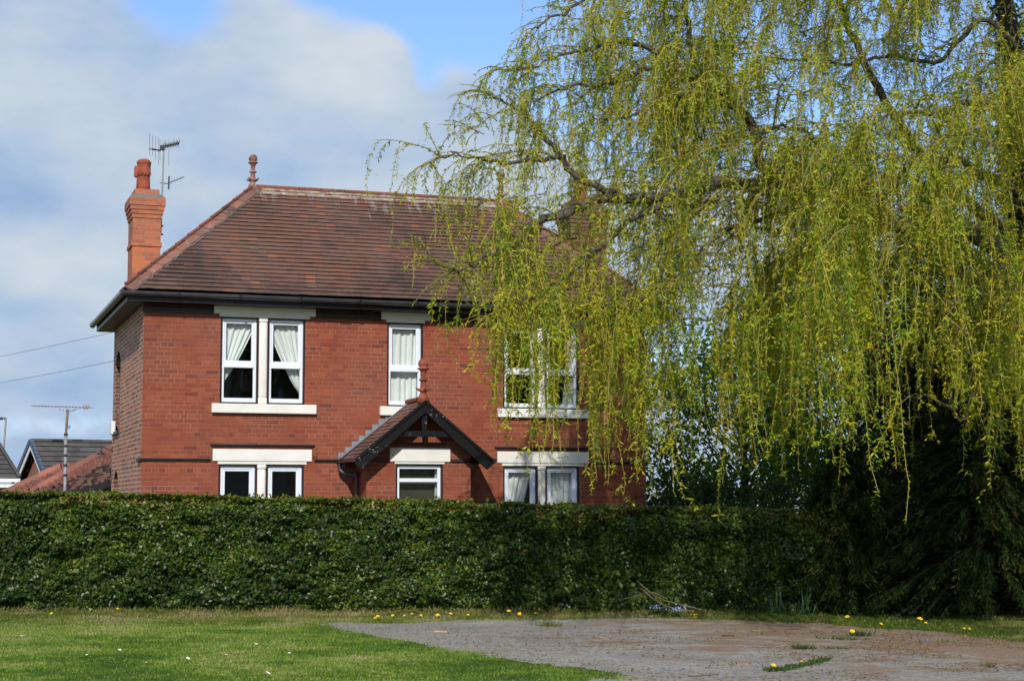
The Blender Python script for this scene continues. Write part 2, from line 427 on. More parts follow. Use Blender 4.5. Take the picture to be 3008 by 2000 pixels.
def quads_obj(name, V, rnd, mat, parent=None, kind=None):
    """V: (n,4,3) world quads -> one mesh"""
    off = np.array(origin_of(parent)) if parent is not None else np.zeros(3)
    n = len(V); me = bpy.data.meshes.new(name)
    me.vertices.add(n * 4); me.vertices.foreach_set('co', (V.reshape(-1, 3) - off).astype(np.float32).ravel())
    me.loops.add(n * 4); me.loops.foreach_set('vertex_index', np.arange(n * 4, dtype=np.int32))
    me.polygons.add(n); me.polygons.foreach_set('loop_start', np.arange(0, n * 4, 4, dtype=np.int32))
    at = me.attributes.new('rnd', 'FLOAT', 'FACE'); at.data.foreach_set('value', np.clip(rnd, 0, 1).astype(np.float32))
    me.materials.append(mat); me.update(calc_edges=True); me.validate()
    o = bpy.data.objects.new(name, me); COL.objects.link(o)
    if parent is not None: o.parent = parent
    if kind: o['kind'] = kind
    return o

def unit(a): return a / np.maximum(np.linalg.norm(a, axis=-1, keepdims=True), 1e-9)
def rand_unit(n): return unit(rng.normal(size=(n, 3)))

def leaf_quads(base, axis, length, width, roll=None):
    """diamond leaves starting at base, running along axis"""
    n = len(base); axis = unit(axis)
    side = unit(np.cross(axis, rand_unit(n) if roll is None else roll))
    nrm = np.cross(axis, side)
    L = np.broadcast_to(np.asarray(length, float).reshape(-1, 1), (n, 1)); Wd = np.broadcast_to(np.asarray(width, float).reshape(-1, 1), (n, 1))
    mid = base + axis * L * .45 + nrm * L * .06
    return np.stack([base, mid + side * Wd / 2, base + axis * L, mid - side * Wd / 2], axis=1)

def catmull(pts, sub=4):
    pts = [Vector(p) for p in pts]; out = []
    for i in range(len(pts) - 1):
        p0, p1, p2, p3 = pts[max(i - 1, 0)], pts[i], pts[i + 1], pts[min(i + 2, len(pts) - 1)]
        for k in range(sub):
            t = k / sub
            out.append(.5 * ((2 * p1) + (p2 - p0) * t + (2 * p0 - 5 * p1 + 4 * p2 - p3) * t * t + (3 * p1 - p0 - 3 * p2 + p3) * t ** 3))
    out.append(pts[-1]); return out

def copy_tree(o, parent=None):
    c = o.copy(); COL.objects.link(c)
    if parent is not None: c.parent = parent
    for ch in list(o.children): copy_tree(ch, c)
    return c

#SECTION_GROUND
# ------------------------------------------------------------------ ground
def sheet(pts_px, name, mat, lift, kind='structure', step=.5):
    poly = [GP(*p) for p in pts_px]
    return poly

def gsheet(name, mat, lift, latr, dr, nl, nd, jitter=0):
    mb = MB(); L = np.linspace(*latr, nl); D = np.linspace(*dr, nd)
    for i in range(nd - 1):
        for j in range(nl - 1):
            mb.face([W(L[j], D[i], gz(L[j]) + lift), W(L[j + 1], D[i], gz(L[j + 1]) + lift), W(L[j + 1], D[i + 1], gz(L[j + 1]) + lift), W(L[j], D[i + 1], gz(L[j]) + lift)])
    o = mb.build(name, mat); return o
lats = [-400, -30, 40, 400]
mb = MB()
for j in range(3):
    for d0, d1 in ((-60, 60), (60, 600)):
        a, b = lats[j], lats[j + 1]
        mb.face([W(a, d0, gz(a)), W(b, d0, gz(b)), W(b, d1, gz(b)), W(a, d1, gz(a))])
tag(mb.build('ground', M['soil']), kind='structure')

def to_ld(px, py):
    g = GP(px, py) - CAM
    return (g.dot(RH), g.dot(FH))

# outline of the tarmac (pixels only used to read off the real ground positions)
south = [(945, 1836), (1010, 1850), (1100, 1868), (1180, 1882), (1300, 1905), (1400, 1922), (1500, 1939), (1600, 1953), (1700, 1962), (1780, 1972), (1850, 1984), (1790, 1992), (1700, 1999)]
north = [(960, 1828), (1060, 1828), (1160, 1832), (1300, 1823), (1450, 1820), (1600, 1819), (1750, 1817), (1900, 1815), (2050, 1818), (2200, 1824), (2330, 1828), (2420, 1830), (2480, 1838), (2560, 1846), (2680, 1850), (2800, 1860), (2900, 1874), (3008, 1886), (3200, 1905)]
S = [to_ld(*p) for p in south]; Nn = [to_ld(*p) for p in north]
S += [(S[-1][0] + .2, 14.0), (S[-1][0] + .5, 8.0), (S[-1][0] + .6, -20)]
outline = S[::-1] + Nn + [(Nn[-1][0] + 8, 19.0), (Nn[-1][0] + 20, 17), (26, -20)]
def jag(poly, amp, step):
    out = []
    for i in range(len(poly)):
        a, b = np.array(poly[i]), np.array(poly[(i + 1) % len(poly)])
        L = np.linalg.norm(b - a); k = max(1, min(60, int(L / step)))
        for t in range(k):
            q = a + (b - a) * t / k
            if q[1] > 10: q = q + rng.normal(size=2) * amp * np.array([1, 1])
            out.append(tuple(q))
    return out
TAR = jag(outline, .045, .14)
mb = MB(); tri = geometry.tessellate_polygon([[Vector((x, y, 0)) for x, y in TAR]])
for t in tri:
    q = [TAR[i] for i in t]
    ar = (q[1][0] - q[0][0]) * (q[2][1] - q[0][1]) - (q[2][0] - q[0][0]) * (q[1][1] - q[0][1])
    if ar < 0: q = q[::-1]
    mb.face([W(x, d, gz(x) + .006) for x, d in q])
tag(mb.build('tarmac', M['tarmac']), kind='structure')

TARn = np.array(outline)
def in_poly(x, y, poly):
    x = np.asarray(x); y = np.asarray(y); c = np.zeros(x.shape, bool); j = len(poly) - 1
    for i in range(len(poly)):
        xi, yi = poly[i]; xj, yj = poly[j]
        cond = ((yi > y) != (yj > y)) & (x < (xj - xi) * (y - yi) / (yj - yi + 1e-12) + xi)
        c ^= cond; j = i
    return c

def hedge_d(lat): return 25.7 + (np.asarray(lat) + 7.8) * .14
def hedge_top(lat): return 1.775 - (np.asarray(lat) + 7.8) * .0250 
RHn, FHn, Cn = np.array(RH), np.array(FH), np.array(CAM)
def Wn(lat, d, z):
    p = Cn[None, :] + lat[:, None] * RHn + d[:, None] * FHn
    p[:, 2] = z; return p
def gzn(lat): return -0.0133 * (np.clip(lat, -30, 40) + 7.8)

def vnoise(x, y, s, seed):
    """cheap smooth value noise"""
    r = np.random.default_rng(seed); G = r.random((64, 64))
    u, v = x / s, y / s; i, j = np.floor(u).astype(int), np.floor(v).astype(int); fu, fv = u - i, v - j
    fu = fu * fu * (3 - 2 * fu); fv = fv * fv * (3 - 2 * fv)
    g = lambda a, b: G[a % 64, b % 64]
    return (g(i, j) * (1 - fu) + g(i + 1, j) * fu) * (1 - fv) + (g(i, j + 1) * (1 - fu) + g(i + 1, j + 1) * fu) * fv

def grass(name, n, latr, dr, hrange, mat, keep, wid, shift=0.):
    x = rng.uniform(*latr, n); d = rng.uniform(*dr, n)
    k = keep(x, d); x, d = x[k], d[k]; n = len(x)
    pn = vnoise(x, d, 1.4, 8) * .35 + vnoise(x, d, .6, 3) * .35 + vnoise(x, d, .19, 4) * .3
    h = rng.uniform(*hrange, n) * (.55 + .9 * pn)
    lean = rng.normal(size=(n, 2)) * .8
    ax = np.c_[lean, np.ones(n)]
    base = Wn(x, d, gzn(x) - .004)
    near_h = np.exp(-((d - hedge_d(x)) / .22) ** 2); h = h * (1 + 1.2 * near_h)
    V = leaf_quads(base, ax, h, wid * (.7 + .6 * rng.random(n)))
    rr = np.clip((pn - .5) * 1.6 + .44 + rng.normal(0, .16, n) + shift - .30 * np.clip((x - 1.5) / 2.5, 0, 1), 0, 1)
    dry = rng.random(n) < .03; rr[dry] = rng.uniform(.9, 1, dry.sum())
    return tag(quads_obj(name, V, rr, mat), kind='stuff')
def near_frame(x, d): return np.abs(x) < d * .33 + .6
def inT(x, d):
    e = np.where(rng.random(len(x)) < .35, .16, .05)
    e = np.where(rng.random(len(x)) < .12, .34, e)
    return in_poly(x + rng.normal(0, 1, len(x)) * e + (vnoise(x, d, .35, 41) - .5) * .22, d + rng.normal(0, 1, len(x)) * e * 1.6 + (vnoise(x, d, .35, 42) - .5) * .5, outline)
Sx = np.array([p[0] for p in Nn]); Sd = np.array([p[1] for p in Nn])
def is_verge(x, d):
    return d > np.interp(x, Sx, Sd)
lawn = grass('lawn_grass', 380000, (-8.5, 2.5), (14.2, 25.6), (.016, .042), M['grass'],
      lambda x, d: near_frame(x, d) & ~inT(x, d) & (d < hedge_d(x) - 1.6 + rng.normal(0, .4, len(x))) & (x < 3), .011)
lawn['label'] = 'short mown green lawn in front of the hedge'; lawn['category'] = 'grass'
vg = grass('verge_grass', 210000, (-9, 9.5), (19.5, 28.5), (.018, .062), M['verge_grass'],
      lambda x, d: near_frame(x, d) & ~inT(x, d) & ((d > hedge_d(x) - 2.8 + rng.normal(0, .4, len(x))) | (x > 2.0)) & (d < hedge_d(x) + .35) , .012, .10)
vg['label'] = 'rough patchy verge grass along the foot of the hedge'; vg['category'] = 'grass'
# willow litter on the tarmac
n = 60000
x = rng.uniform(-3, 9, n); d = rng.uniform(13.5, 23.5, n)
k = in_poly(x, d, outline) & near_frame(x, d) & (rng.random(n) < np.clip(.12 + (x + 2) * .07, .05, .95) * (vnoise(x, d, .8, 9) > .38))
x, d = x[k], d[k]; n = len(x)
V = leaf_quads(Wn(x, d, gzn(x) + .010), np.c_[rng.normal(size=(n, 2)), rng.uniform(0, .25, n)], rng.uniform(.02, .06, n), rng.uniform(.008, .022, n), np.c_[np.zeros((n, 2)), np.ones(n)] + rng.normal(0, .2, (n, 3)))
lo = tag(quads_obj('leaf_litter', V, rng.random(n), M['litter']), 'scattered tan catkins and dead leaves on the tarmac', 'leaf litter', kind='stuff')
#SECTION_HOUSE
# ------------------------------------------------------------------ brick house
HX = 9.3; HD = 4.8; ZE = 5.02
house = empty('brick_house', (4.65, 2.4, 0), 'two storey red brick house with hipped clay tile roof and cream stone lintels', 'house')
wins = []   # (x0,x1,z0,z1)
UP = [(1.312, 1.974), (2.136, 2.797), (4.289, 4.951), (6.478, 7.14), (7.30, 7.958)]
LO = [(1.312, 1.974), (2.136, 2.797), (6.478, 7.14), (7.30, 7.958)]
ZU0, ZU1, ZL0, ZL1 = 3.338, 4.846, .80, 2.294
PW = (4.24, 5.09, .9, 2.30)   # porch window
PY = -.80                      # porch front wall plane
RV = .11                       # reveal depth
front = MB()
holes = []
for (a, b) in UP: holes.append([(a, ZU0), (b, ZU0), (b, ZU1), (a, ZU1)])
for (a, b) in LO: holes.append([(a, ZL0), (b, ZL0), (b, ZL1), (a, ZL1)])
front.poly_holes([(0, -.7), (HX, -.7), (HX, ZE + .12), (0, ZE + .12)], holes, lambda x, z: (x, 0, z))
for h in holes:
    rvl = MB(); (a, z0), (b, _), (_, z1) = h[0], h[1], h[2]
    for q in ([(a, 0, z0), (a, RV, z0), (a, RV, z1), (a, 0, z1)], [(b, RV, z0), (b, 0, z0), (b, 0, z1), (b, RV, z1)], [(a, 0, z0), (b, 0, z0), (b, RV, z0), (a, RV, z0)], [(a, 0, z1), (a, RV, z1), (b, RV, z1), (b, 0, z1)]):
        rvl.face(q)
    rvl.build('reveal', M['black'], house)
front.build('wall', M['brick'], house)['label'] = 'smooth red brick wall with white windows'
# inner skin and floor so rooms are dim and closed
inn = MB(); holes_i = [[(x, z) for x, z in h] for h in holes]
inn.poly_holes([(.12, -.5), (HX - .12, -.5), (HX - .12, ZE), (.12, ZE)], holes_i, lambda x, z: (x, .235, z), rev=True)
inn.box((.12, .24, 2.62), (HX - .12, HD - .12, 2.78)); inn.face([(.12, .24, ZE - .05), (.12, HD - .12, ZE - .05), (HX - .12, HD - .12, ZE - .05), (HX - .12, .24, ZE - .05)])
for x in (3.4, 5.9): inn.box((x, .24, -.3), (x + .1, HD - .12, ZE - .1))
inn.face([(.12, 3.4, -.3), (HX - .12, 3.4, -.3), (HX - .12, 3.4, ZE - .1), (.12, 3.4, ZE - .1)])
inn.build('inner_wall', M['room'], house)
# side wall with two arched window recesses
def arch(y0, y1, z0, z1, n=7):
    c = (y0 + y1) / 2; r_ = (y1 - y0) / 2
    return [(y0, z0), (y1, z0)] + [(c + r_ * math.cos(t), z1 + .30 * math.sin(t)) for t in np.linspace(0, math.pi, n)]
arches = [arch(3.55, 4.38, 3.0, 4.25), arch(3.55, 4.38, .7, 1.95)]
sw = MB(); sw.poly_holes([(0, -.7), (HD, -.7), (HD, ZE + .12), (0, ZE + .12)], arches, lambda y, z: (0, y, z), rev=True)
for ar in arches:
    arv = MB()
    for i in range(len(ar)):
        (a, b), (c, d_) = ar[i], ar[(i + 1) % len(ar)]
        arv.face([(0, a, b), (0, c, d_), (.16, c, d_), (.16, a, b)])
    arv.build('reveal', M['shaded_reveal'], house)
sw.build('wall', M['brick_rough'], house)['label'] = 'rough mottled brick side wall with pale mortar'
for ar in arches:
    g = MB(); g.face([(.15, y, z) for y, z in ar]); w_ = g.build('window', M['black'], house); w_['label'] = 'narrow arched side window seen edge on'
sb = MB(); sb.box((-.05, 3.50, 2.93), (.14, 4.43, 3.0), .008); sb.build('sill', M['blackbrown'], house)
rw = MB(); rw.face([(HX, 0, -.7), (HX, HD, -.7), (HX, HD, ZE + .12), (HX, 0, ZE + .12)]); rw.face([(HX, HD, -.7), (0, HD, -.7), (0, HD, ZE + .12), (HX, HD, ZE + .12)]); rw.build('wall', M['brick_rough'], house)
# stone dressings
def stone_part(name, a, b, bev=.012): m = MB(); m.box(a, b, bev); return m.build(name, M['stone'], house)
for (a, b) in ((1.19, 2.98), (4.17, 5.09), (6.38, 8.12)):
    m = MB(); m.box((a, -.03, ZU1 + .045), (b, .10, ZE + .06), .01); m.box((a + .10, -.012, ZU1 - .004), (b - .10, .1, ZU1 + .05), .008); m.build('lintel', M['stone'], house)
    stone_part('sill', (a - .02, -.085, 3.171), (b + .02, .10, 3.334), .014)
for (a, b) in ((1.205, 2.936), (6.361, 8.148)):
    m = MB(); m.box((a, -.03, 2.345), (b, .10, 2.553), .01); m.box((a + .09, -.012, 2.292), (b - .09, .1, 2.35), .008); m.build('lintel', M['stone'], house)
    stone_part('sill', (a - .05, -.085, .64), (b + .05, .10, .80))
m = MB(); m.box((4.13, PY - .03, 2.335), (5.22, PY + .08, 2.575), .01); m.box((4.22, PY - .012, 2.295), (5.12, PY + .08, 2.34), .008); m.build('lintel', M['stone'], house)
for x0, x1, z0, z1 in ((1.974, 2.136, ZU0, ZU1), (7.14, 7.30, ZU0, ZU1), (1.974, 2.136, ZL0, ZL1), (7.14, 7.30, ZL0, ZL1)):
    m = MB(); c = (x0 + x1) / 2
    m.box((x0 + .005, -.022, z0 + .10), (x1 - .005, .13, z1 - .07), .034); m.box((x0 + .002, -.03, z0 + .001), (x1 - .002, .09, z0 + .11), .02); m.box((x0 + .002, -.03, z1 - .08), (x1 - .002, .09, z1 - .006), .015)
    m.build('mullion', M['stone'], house, True)
# black mouldings
def moulding(name, x0, x1, z, y=0.0, h=.055, dpt=.05, ret=0):
    m = MB(); m.box((x0, y - dpt * .5, z), (x1, y + .02, z + h * .55), .006); m.box((x0, y - dpt, z + h * .5), (x1, y + .02, z + h), .008)
    if ret:
        for x in (x0, x1 - .05): m.box((x, y - dpt * .5, ret), (x + .05, y + .02, z), .006)
    return m.build(name, M['blackbrown'], house)
for x0, x1 in ((-.05, 1.16), (2.985, 3.4), (5.93, 6.31), (8.20, HX + .05)): moulding('string_course', x0, x1, 2.335)
for x0, x1 in ((1.16, 2.985), (6.31, 8.20)): moulding('hood_mould', x0, x1, 2.585)
for x0, x1 in ((-.03, 1.19), (2.98, 4.17), (5.09, 6.38), (8.12, HX + .03)): moulding('string_course', x0, x1, 4.875, 0, .085, .045)
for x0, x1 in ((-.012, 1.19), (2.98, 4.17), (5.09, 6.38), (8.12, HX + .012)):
    m = MB(); m.box((x0, -.012, 4.955), (x1, .02, ZE)); m.build('eave_shade_band', M['eave_shade_band'], house)  # thin dark band standing in for shadow under the eaves
for x0, x1 in ((1.135, 1.185), (2.96, 3.01), (6.285, 6.335), (8.175, 8.225)):
    m = MB(); m.box((x0, -.02, 2.36), (x1, .01, 2.60), .004); m.build('hood_stop', M['brick'], house)
m = MB(); m.box((-.05, -.05, 2.335), (.0, .35, 2.39), .006); m.build('string_course', M['blackbrown'], house)

# windows
def window(x0, x1, z0, z1, ycen, style, curtain=None):
    g = .026
    a, b, c, d_ = x0 + g, x1 - g, z0 + g, z1 - g
    y0, y1 = ycen + .055, ycen + .115
    fr = MB()
    def bar(ax, az, bx, bz, ya=y0, yb=y1): fr.box((ax, ya, az), (bx, yb, bz), .006)
    panes = []
    if style == 'sash':
        t = c + (d_ - c) * .455
        bar(a, c, a + .052, d_); bar(b - .052, c, b, d_); bar(a + .052, d_ - .055, b - .052, d_); bar(a + .052, c, b - .052, c + .075)
        # upper fixed light inner frame and the proud lower opening light
        yy0, yy1 = y0 + .014, y1 - .004
        bar(a + .052, t, a + .085, d_ - .055, yy0, yy1); bar(b - .085, t, b - .052, d_ - .055, yy0, yy1); bar(a + .085, d_ - .085, b - .085, d_ - .055, yy0, yy1); bar(a + .052, t, b - .052, t + .062, yy0 - .004, yy1)
        bar(a + .045, t - .062, b - .045, t - .003, y0 - .022, y1 - .006)
        panes = [(a + .084, t + .06, b - .084, d_ - .084), (a + .05, c + .074, b - .05, t - .06)]
    elif style == 'casement':
        bar(a, c, a + .06, d_); bar(b - .06, c, b, d_); bar(a + .06, d_ - .06, b - .06, d_); bar(a + .06, c, b - .06, c + .07)
        yy0, yy1 = y0 + .012, y1 - .004
        bar(a + .06, c + .07, a + .095, d_ - .06, yy0, yy1); bar(b - .095, c + .07, b - .06, d_ - .06, yy0, yy1); bar(a + .095, d_ - .095, b - .095, d_ - .06, yy0, yy1); bar(a + .095, c + .07, b - .095, c + .10, yy0, yy1)
        panes = [(a + .094, c + .099, b - .094, d_ - .094)]
    else:
        t = 1.985
        bar(a, c, a + .055, d_); bar(b - .055, c, b, d_); bar(a + .055, d_ - .06, b - .055, d_); bar(a + .055, c, b - .055, c + .07); bar(a + .055, t, b - .055, t + .065, y0 - .006, y1)
        panes = [(a + .054, t + .064, b - .054, d_ - .059), (a + .054, c + .069, b - .054, t + .001)]
    o = fr.build('window', M['upvc'], house)
    e = MB()
    for q in (((x0 + .001, ycen + .002, z0 + .001), (x0 + g, ycen + .075, z1 - .001)), ((x1 - g, ycen + .002, z0 + .001), (x1 - .001, ycen + .075, z1 - .001)), ((x0 + g, ycen + .002, z1 - g), (x1 - g, ycen + .075, z1 - .001)), ((x0 + g, ycen + .03, z0 + .001), (x1 - g, ycen + .075, z0 + g))): e.box(*q)
    e.build('edge_trim', M['black'], o)
    for p in panes:
        m = MB(); yp = ycen + .09
        m.face([(p[0], yp, p[1]), (p[2], yp, p[1]), (p[2], yp, p[3]), (p[0], yp, p[3])]); m.build('pane', M['glass'], o)
    if curtain:
        side, ztie, wtop, wbot, zb = curtain
        m = MB(); nu, nv = 40, 18; yc = ycen + .20; grid = []
        for iv in range(nv + 1):
            z = zb + (d_ - zb) * iv / nv
            f = min(1, max(0, (z - ztie) / (d_ - ztie))); f = f ** .8
            wd = (wbot + (wtop - wbot) * f) * (b - a + .1)
            row = []
            for iu in range(nu + 1):
                u = iu / nu; x = (a - .05 + u * wd) if side == 'L' else (b + .05 - u * wd)
                row.append((x, yc + .022 * math.sin(u * 40 + .7 * math.sin(z * 2)) * (.5 + .5 * u) + .012 * math.sin(u * 17 + z), z))
            grid.append(row)
        for iv in range(nv):
            for iu in range(nu): m.face([grid[iv][iu], grid[iv][iu + 1], grid[iv + 1][iu + 1], grid[iv + 1][iu]])
        m.build('curtain', M['curtain'], o, True)
    return o
zt = ZU1
window(*UP[0], ZU0, ZU1, 0, 'sash', ('L', 3.66, 1.0, .10, 3.62))
window(*UP[1], ZU0, ZU1, 0, 'sash', ('R', 3.56, 1.0, .10, 3.52))
window(*UP[2], ZU0, ZU1, 0, 'sash', ('L', 3.0, 1.0, .93, 3.2))
window(*UP[3], ZU0, ZU1, 0, 'sash')
window(*UP[4], ZU0, ZU1, 0, 'sash', ('R', 3.2, .22, .42, 3.2))
window(*LO[0], ZL0, ZL1, 0, 'casement')
window(*LO[1], ZL0, ZL1, 0, 'casement', ('R', 1.0, .10, .22, .7))
window(*LO[2], ZL0, ZL1, 0, 'casement', ('L', 1.0, .95, .35, .7))
window(*LO[3], ZL0, ZL1, 0, 'casement', ('L', .6, 1.0, 1.0, .7))
window(*PW, PY, 'porch', ('R', .6, .12, .12, .8))

# roof
def tile_slope(mb, e0, e1, r1, r0, rows, lift=.020, tw=.165):
    e0, e1, r0, r1 = map(Vector, (e0, e1, r0, r1)); nrm = (e1 - e0).cross(r0 - e0).normalized()
    along = (e1 - e0).normalized()
    for i in range(rows):
        t0, t1 = i / rows, (i + 1) / rows
        a0, b0 = e0.lerp(r0, t0), e1.lerp(r1, t0); a1, b1 = e0.lerp(r0, t1), e1.lerp(r1, t1)
        off = (i % 2) * .5 * tw
        lo, hi = 0.0, (b0 - a0).length
        xs = [0.0] + [x for x in np.arange(off if off else tw, hi, tw)] + [hi]
        upslope = (a1 - a0); upslope = upslope - along * upslope.dot(along)
        sl = (a1 - a0).dot(along); sr = hi + (b1 - b0).dot(along)
        row_j = random.gauss(0, .001)
        for x0, x1 in zip(xs[:-1], xs[1:]):
            if x1 - x0 < .004: continue
            l = lift + random.gauss(0, .0018) + row_j; dr = random.gauss(0, .0025) + (random.uniform(.012, .035) if random.random() < .012 else 0); l += .0035 * math.sin(x0 * 1.7 + i * .35)
            p0 = a0 + along * x0 + nrm * l - upslope.normalized() * dr; p1 = a0 + along * x1 + nrm * l - upslope.normalized() * dr
            q0 = a0 + along * max(x0, min(sl, x1)) if False else a0 + along * min(max(x0, sl), max(sr, sl)); q1 = a0 + along * max(min(x1, sr), min(sl, sr))
            ov_ = upslope * (1 + .035 / upslope.length); q0 = q0 + ov_ + nrm * .003; q1 = q1 + ov_ + nrm * .003
            if (q1 - q0).dot(along) < 0: q1 = q0.copy()
            rv = .33 + .67 * random.random()
            mb.face([p0, p1, q1, q0], rnd=rv)
            w0, w1 = p0 - nrm * (l + .004) + upslope.normalized() * .018, p1 - nrm * (l + .004) + upslope.normalized() * .018
            mb.face([w0, w1, p1, p0], rnd=.12)
E_ = .37; ZR0 = 5.21; RZ = 7.585; RYm = 2.4; RX0, RX1 = 2.30, 7.22
c0, c1, c2, c3 = (-E_, -E_, ZR0), (HX + E_ - .06, -E_, ZR0), (HX + E_ - .06, HD + E_, ZR0), (-E_, HD + E_, ZR0)
q0, q1 = (RX0, RYm, RZ), (RX1, RYm, RZ)
rf = MB()
tile_slope(rf, c0, c1, q1, q0, 28, .031)
tile_slope(rf, c3, c0, q0, q0, 28, .031)
tile_slope(rf, c1, c2, q1, q1, 28, .031)
tile_slope(rf, c2, c3, q0, q1, 28, .031)
roof = rf.build('roof', M['tile'], house)
# underlay so no light leaks between courses
def cap_run(name, p, q, s1, s2, wid, mat, seg=.32, lift=.035, jit=.004):
    """angular cap tiles along p->q ; s1,s2 = directions down each side"""
    m = MB(); p, q, s1, s2 = map(Vector, (p, q, s1, s2)); L = (q - p).length; n_ = max(1, int(L / seg)); d_ = (q - p) / n_
    s1.normalize(); s2.normalize(); up_ = -(s1 + s2); up_.normalize()
    for i in range(n_):
        a = p + d_ * i; b = p + d_ * (i + 1) + d_.normalized() * .03
        la, lb = lift + .012 + random.gauss(0, jit), lift + random.gauss(0, jit)
        rv = random.random()
        for s in (s1, s2):
            A, B = a + up_ * la, b + up_ * lb; A2, B2 = A + s * wid, B + s * wid
            n2 = up_ * .018
            m.face([A, B, B2, A2] if s is s1 else [B, A, A2, B2], rnd=rv)
            m.face([A2, B2, B2 - up_ * .05, A2 - up_ * .05] if s is s1 else [B2, A2, A2 - up_ * .05, B2 - up_ * .05], rnd=rv * .5)
            m.face([A, A2, A2 - up_ * .045, A - up_ * .045], rnd=rv * .5)
    return m.build(name, mat, roof)
slopeF = Vector((0, -(RYm + E_), -(RZ - ZR0))).normalized(); slopeB = Vector((0, (RYm + E_), -(RZ - ZR0))).normalized()
slopeL = Vector((-(RX0 + E_), 0, -(RZ - ZR0))).normalized(); slopeR = Vector(((RX0 + E_), 0, -(RZ - ZR0))).normalized()
V3 = Vector
for (e, r_, sa, sb_) in ((c0, q0, slopeF, slopeL), (c1, q1, slopeF, slopeR), (c3, q0, slopeB, slopeL), (c2, q1, slopeB, slopeR)):
    ax = (V3(r_) - V3(e)).normalized()
    a1 = sa - ax * sa.dot(ax); b1 = sb_ - ax * sb_.dot(ax)
    cap_run('hip_tiles', V3(e) + ax * .02, r_, a1, b1, .17, M['tile_hip'])
    if r_ is q0 and e is c0 or e is c1:
        m = MB(); pp = [V3(e) + (V3(r_) - V3(e)) * t + a1.normalized() * (.180 + random.gauss(0, .004)) + V3((0, -.006, .022 + random.gauss(0, .003))) for t in np.linspace(.01, .99, 60)]
        m.tube(pp, [max(.004, random.gauss(.013, .007)) for _ in pp], 5); m.build('hip_bedding', M['flaunch'], roof)
cap_run('ridge_bedding', q0, q1, slopeF, slopeB, .23, M['ridge_mortar'], .45, .022, .002)
m = MB(); xs = np.arange(RX0 - .05, RX1 + .05, .45)
for a in xs: m.tube([(a, RYm, RZ + .035), (a + .44, RYm, RZ + .037)], [.042, .040], 8, rnd=random.random())
m.build('ridge_tiles', M['ridge_edge'], roof)
for e, r_ in ((c0, q0), (c1, q1)):
    m = MB(); ax = V3(r_) - V3(e); n_ = 11
    for i in range(n_):
        a = V3(e) + ax * (i / n_ + .005); b = V3(e) + ax * ((i + .98) / n_); m.tube([a + V3((0, 0, .075)), b + V3((0, 0, .062))], .030, 7, rnd=random.random())
    m.build('hip_crest', M['ridge_edge'], roof)
FIN = [(.12, -.06), (.09, .05), (.06, .10), (.055, .13), (.10, .145), (.105, .16), (.062, .175), (.050, .27), (.05, .315), (.082, .325), (.085, .34), (.05, .355), (.042, .40), (.055, .47), (.072, .50), (.108, .515), (.112, .53), (.062, .545), (.088, .57), (.098, .605), (.09, .645), (.06, .68), (.03, .695), (.005, .70)]
for x in (RX0 - .03, RX1 + .03):
    m = MB(); m.lathe((x, RYm, RZ + .0), [(r_ * .88, z * .93) for r_, z in FIN], 14)
    for k in range(4):
        a = k * math.pi / 2 + .785; m.tube([(x + .05 * math.cos(a), RYm + .05 * math.sin(a), RZ + .15), (x + .115 * math.cos(a), RYm + .115 * math.sin(a), RZ + .155), (x + .13 * math.cos(a), RYm + .13 * math.sin(a), RZ + .18)], .018, 6)
    m.build('finial', M['terracotta_old'], roof, True)
# eaves
m = MB(); yo = -.30; xo0, xo1 = -.30, HX + .24
FZ0, FZ1 = 5.02, 5.20
m.box((xo0, yo - .02, FZ0), (xo1, yo, FZ1)); m.box((xo0 - .02, yo - .02, FZ0 + .002), (xo0, HD + .3, FZ1)); m.box((xo1, yo - .02, FZ0 + .002), (xo1 + .02, HD + .3, FZ1)); m.box((xo0, HD + .28, FZ0), (xo1, HD + .3, FZ1))
m.build('fascia', M['black'], house)
m = MB(); m.box((xo0, yo, FZ0 + .005), (xo1, .0, FZ0 + .02)); m.box((xo0, 0, FZ0 + .005), (0, HD + .28, FZ0 + .02)); m.box((HX, 0, FZ0 + .005), (xo1, HD + .28, FZ0 + .02)); m.build('soffit', M['blackbrown'], house)
m = MB(); gy = -.42; gxa, gxb = -.42, HX + .36; zg = 5.155
def half_gutter(m, p, q, out, r_=.058, n=8):
    p, q, out = V3(p), V3(q), V3(out)
    prof = [out * (r_ * math.cos(t)) + V3((0, 0, r_ * math.sin(t))) for t in np.linspace(math.pi, 2 * math.pi, n)]
    prof = [out * r_ * 1.0 + V3((0, 0, .022))] + prof[::-1] + [-out * r_ + V3((0, 0, .022))]
    for a, b in zip(prof[:-1], prof[1:]): m.face([p + a, q + a, q + b, p + b])
half_gutter(m, (gxa, gy + .03, zg), (gxb, gy + .03, zg), (0, -1, 0)); half_gutter(m, (gxa + .03, gy - .03, zg), (gxa + .03, HD + .4, zg), (-1, 0, 0)); half_gutter(m, (gxb - .03, gy - .03, zg), (gxb - .03, HD + .4, zg), (1, 0, 0))
gut = m.build('gutter', M['gutter'], house)
for x in np.arange(.5, HX + .3, 1.05):
    m = MB(); m.box((x, gy - .042, zg - .055), (x + .05, gy + .06, zg + .03), .01); m.build('gutter_union', M['black'], gut)

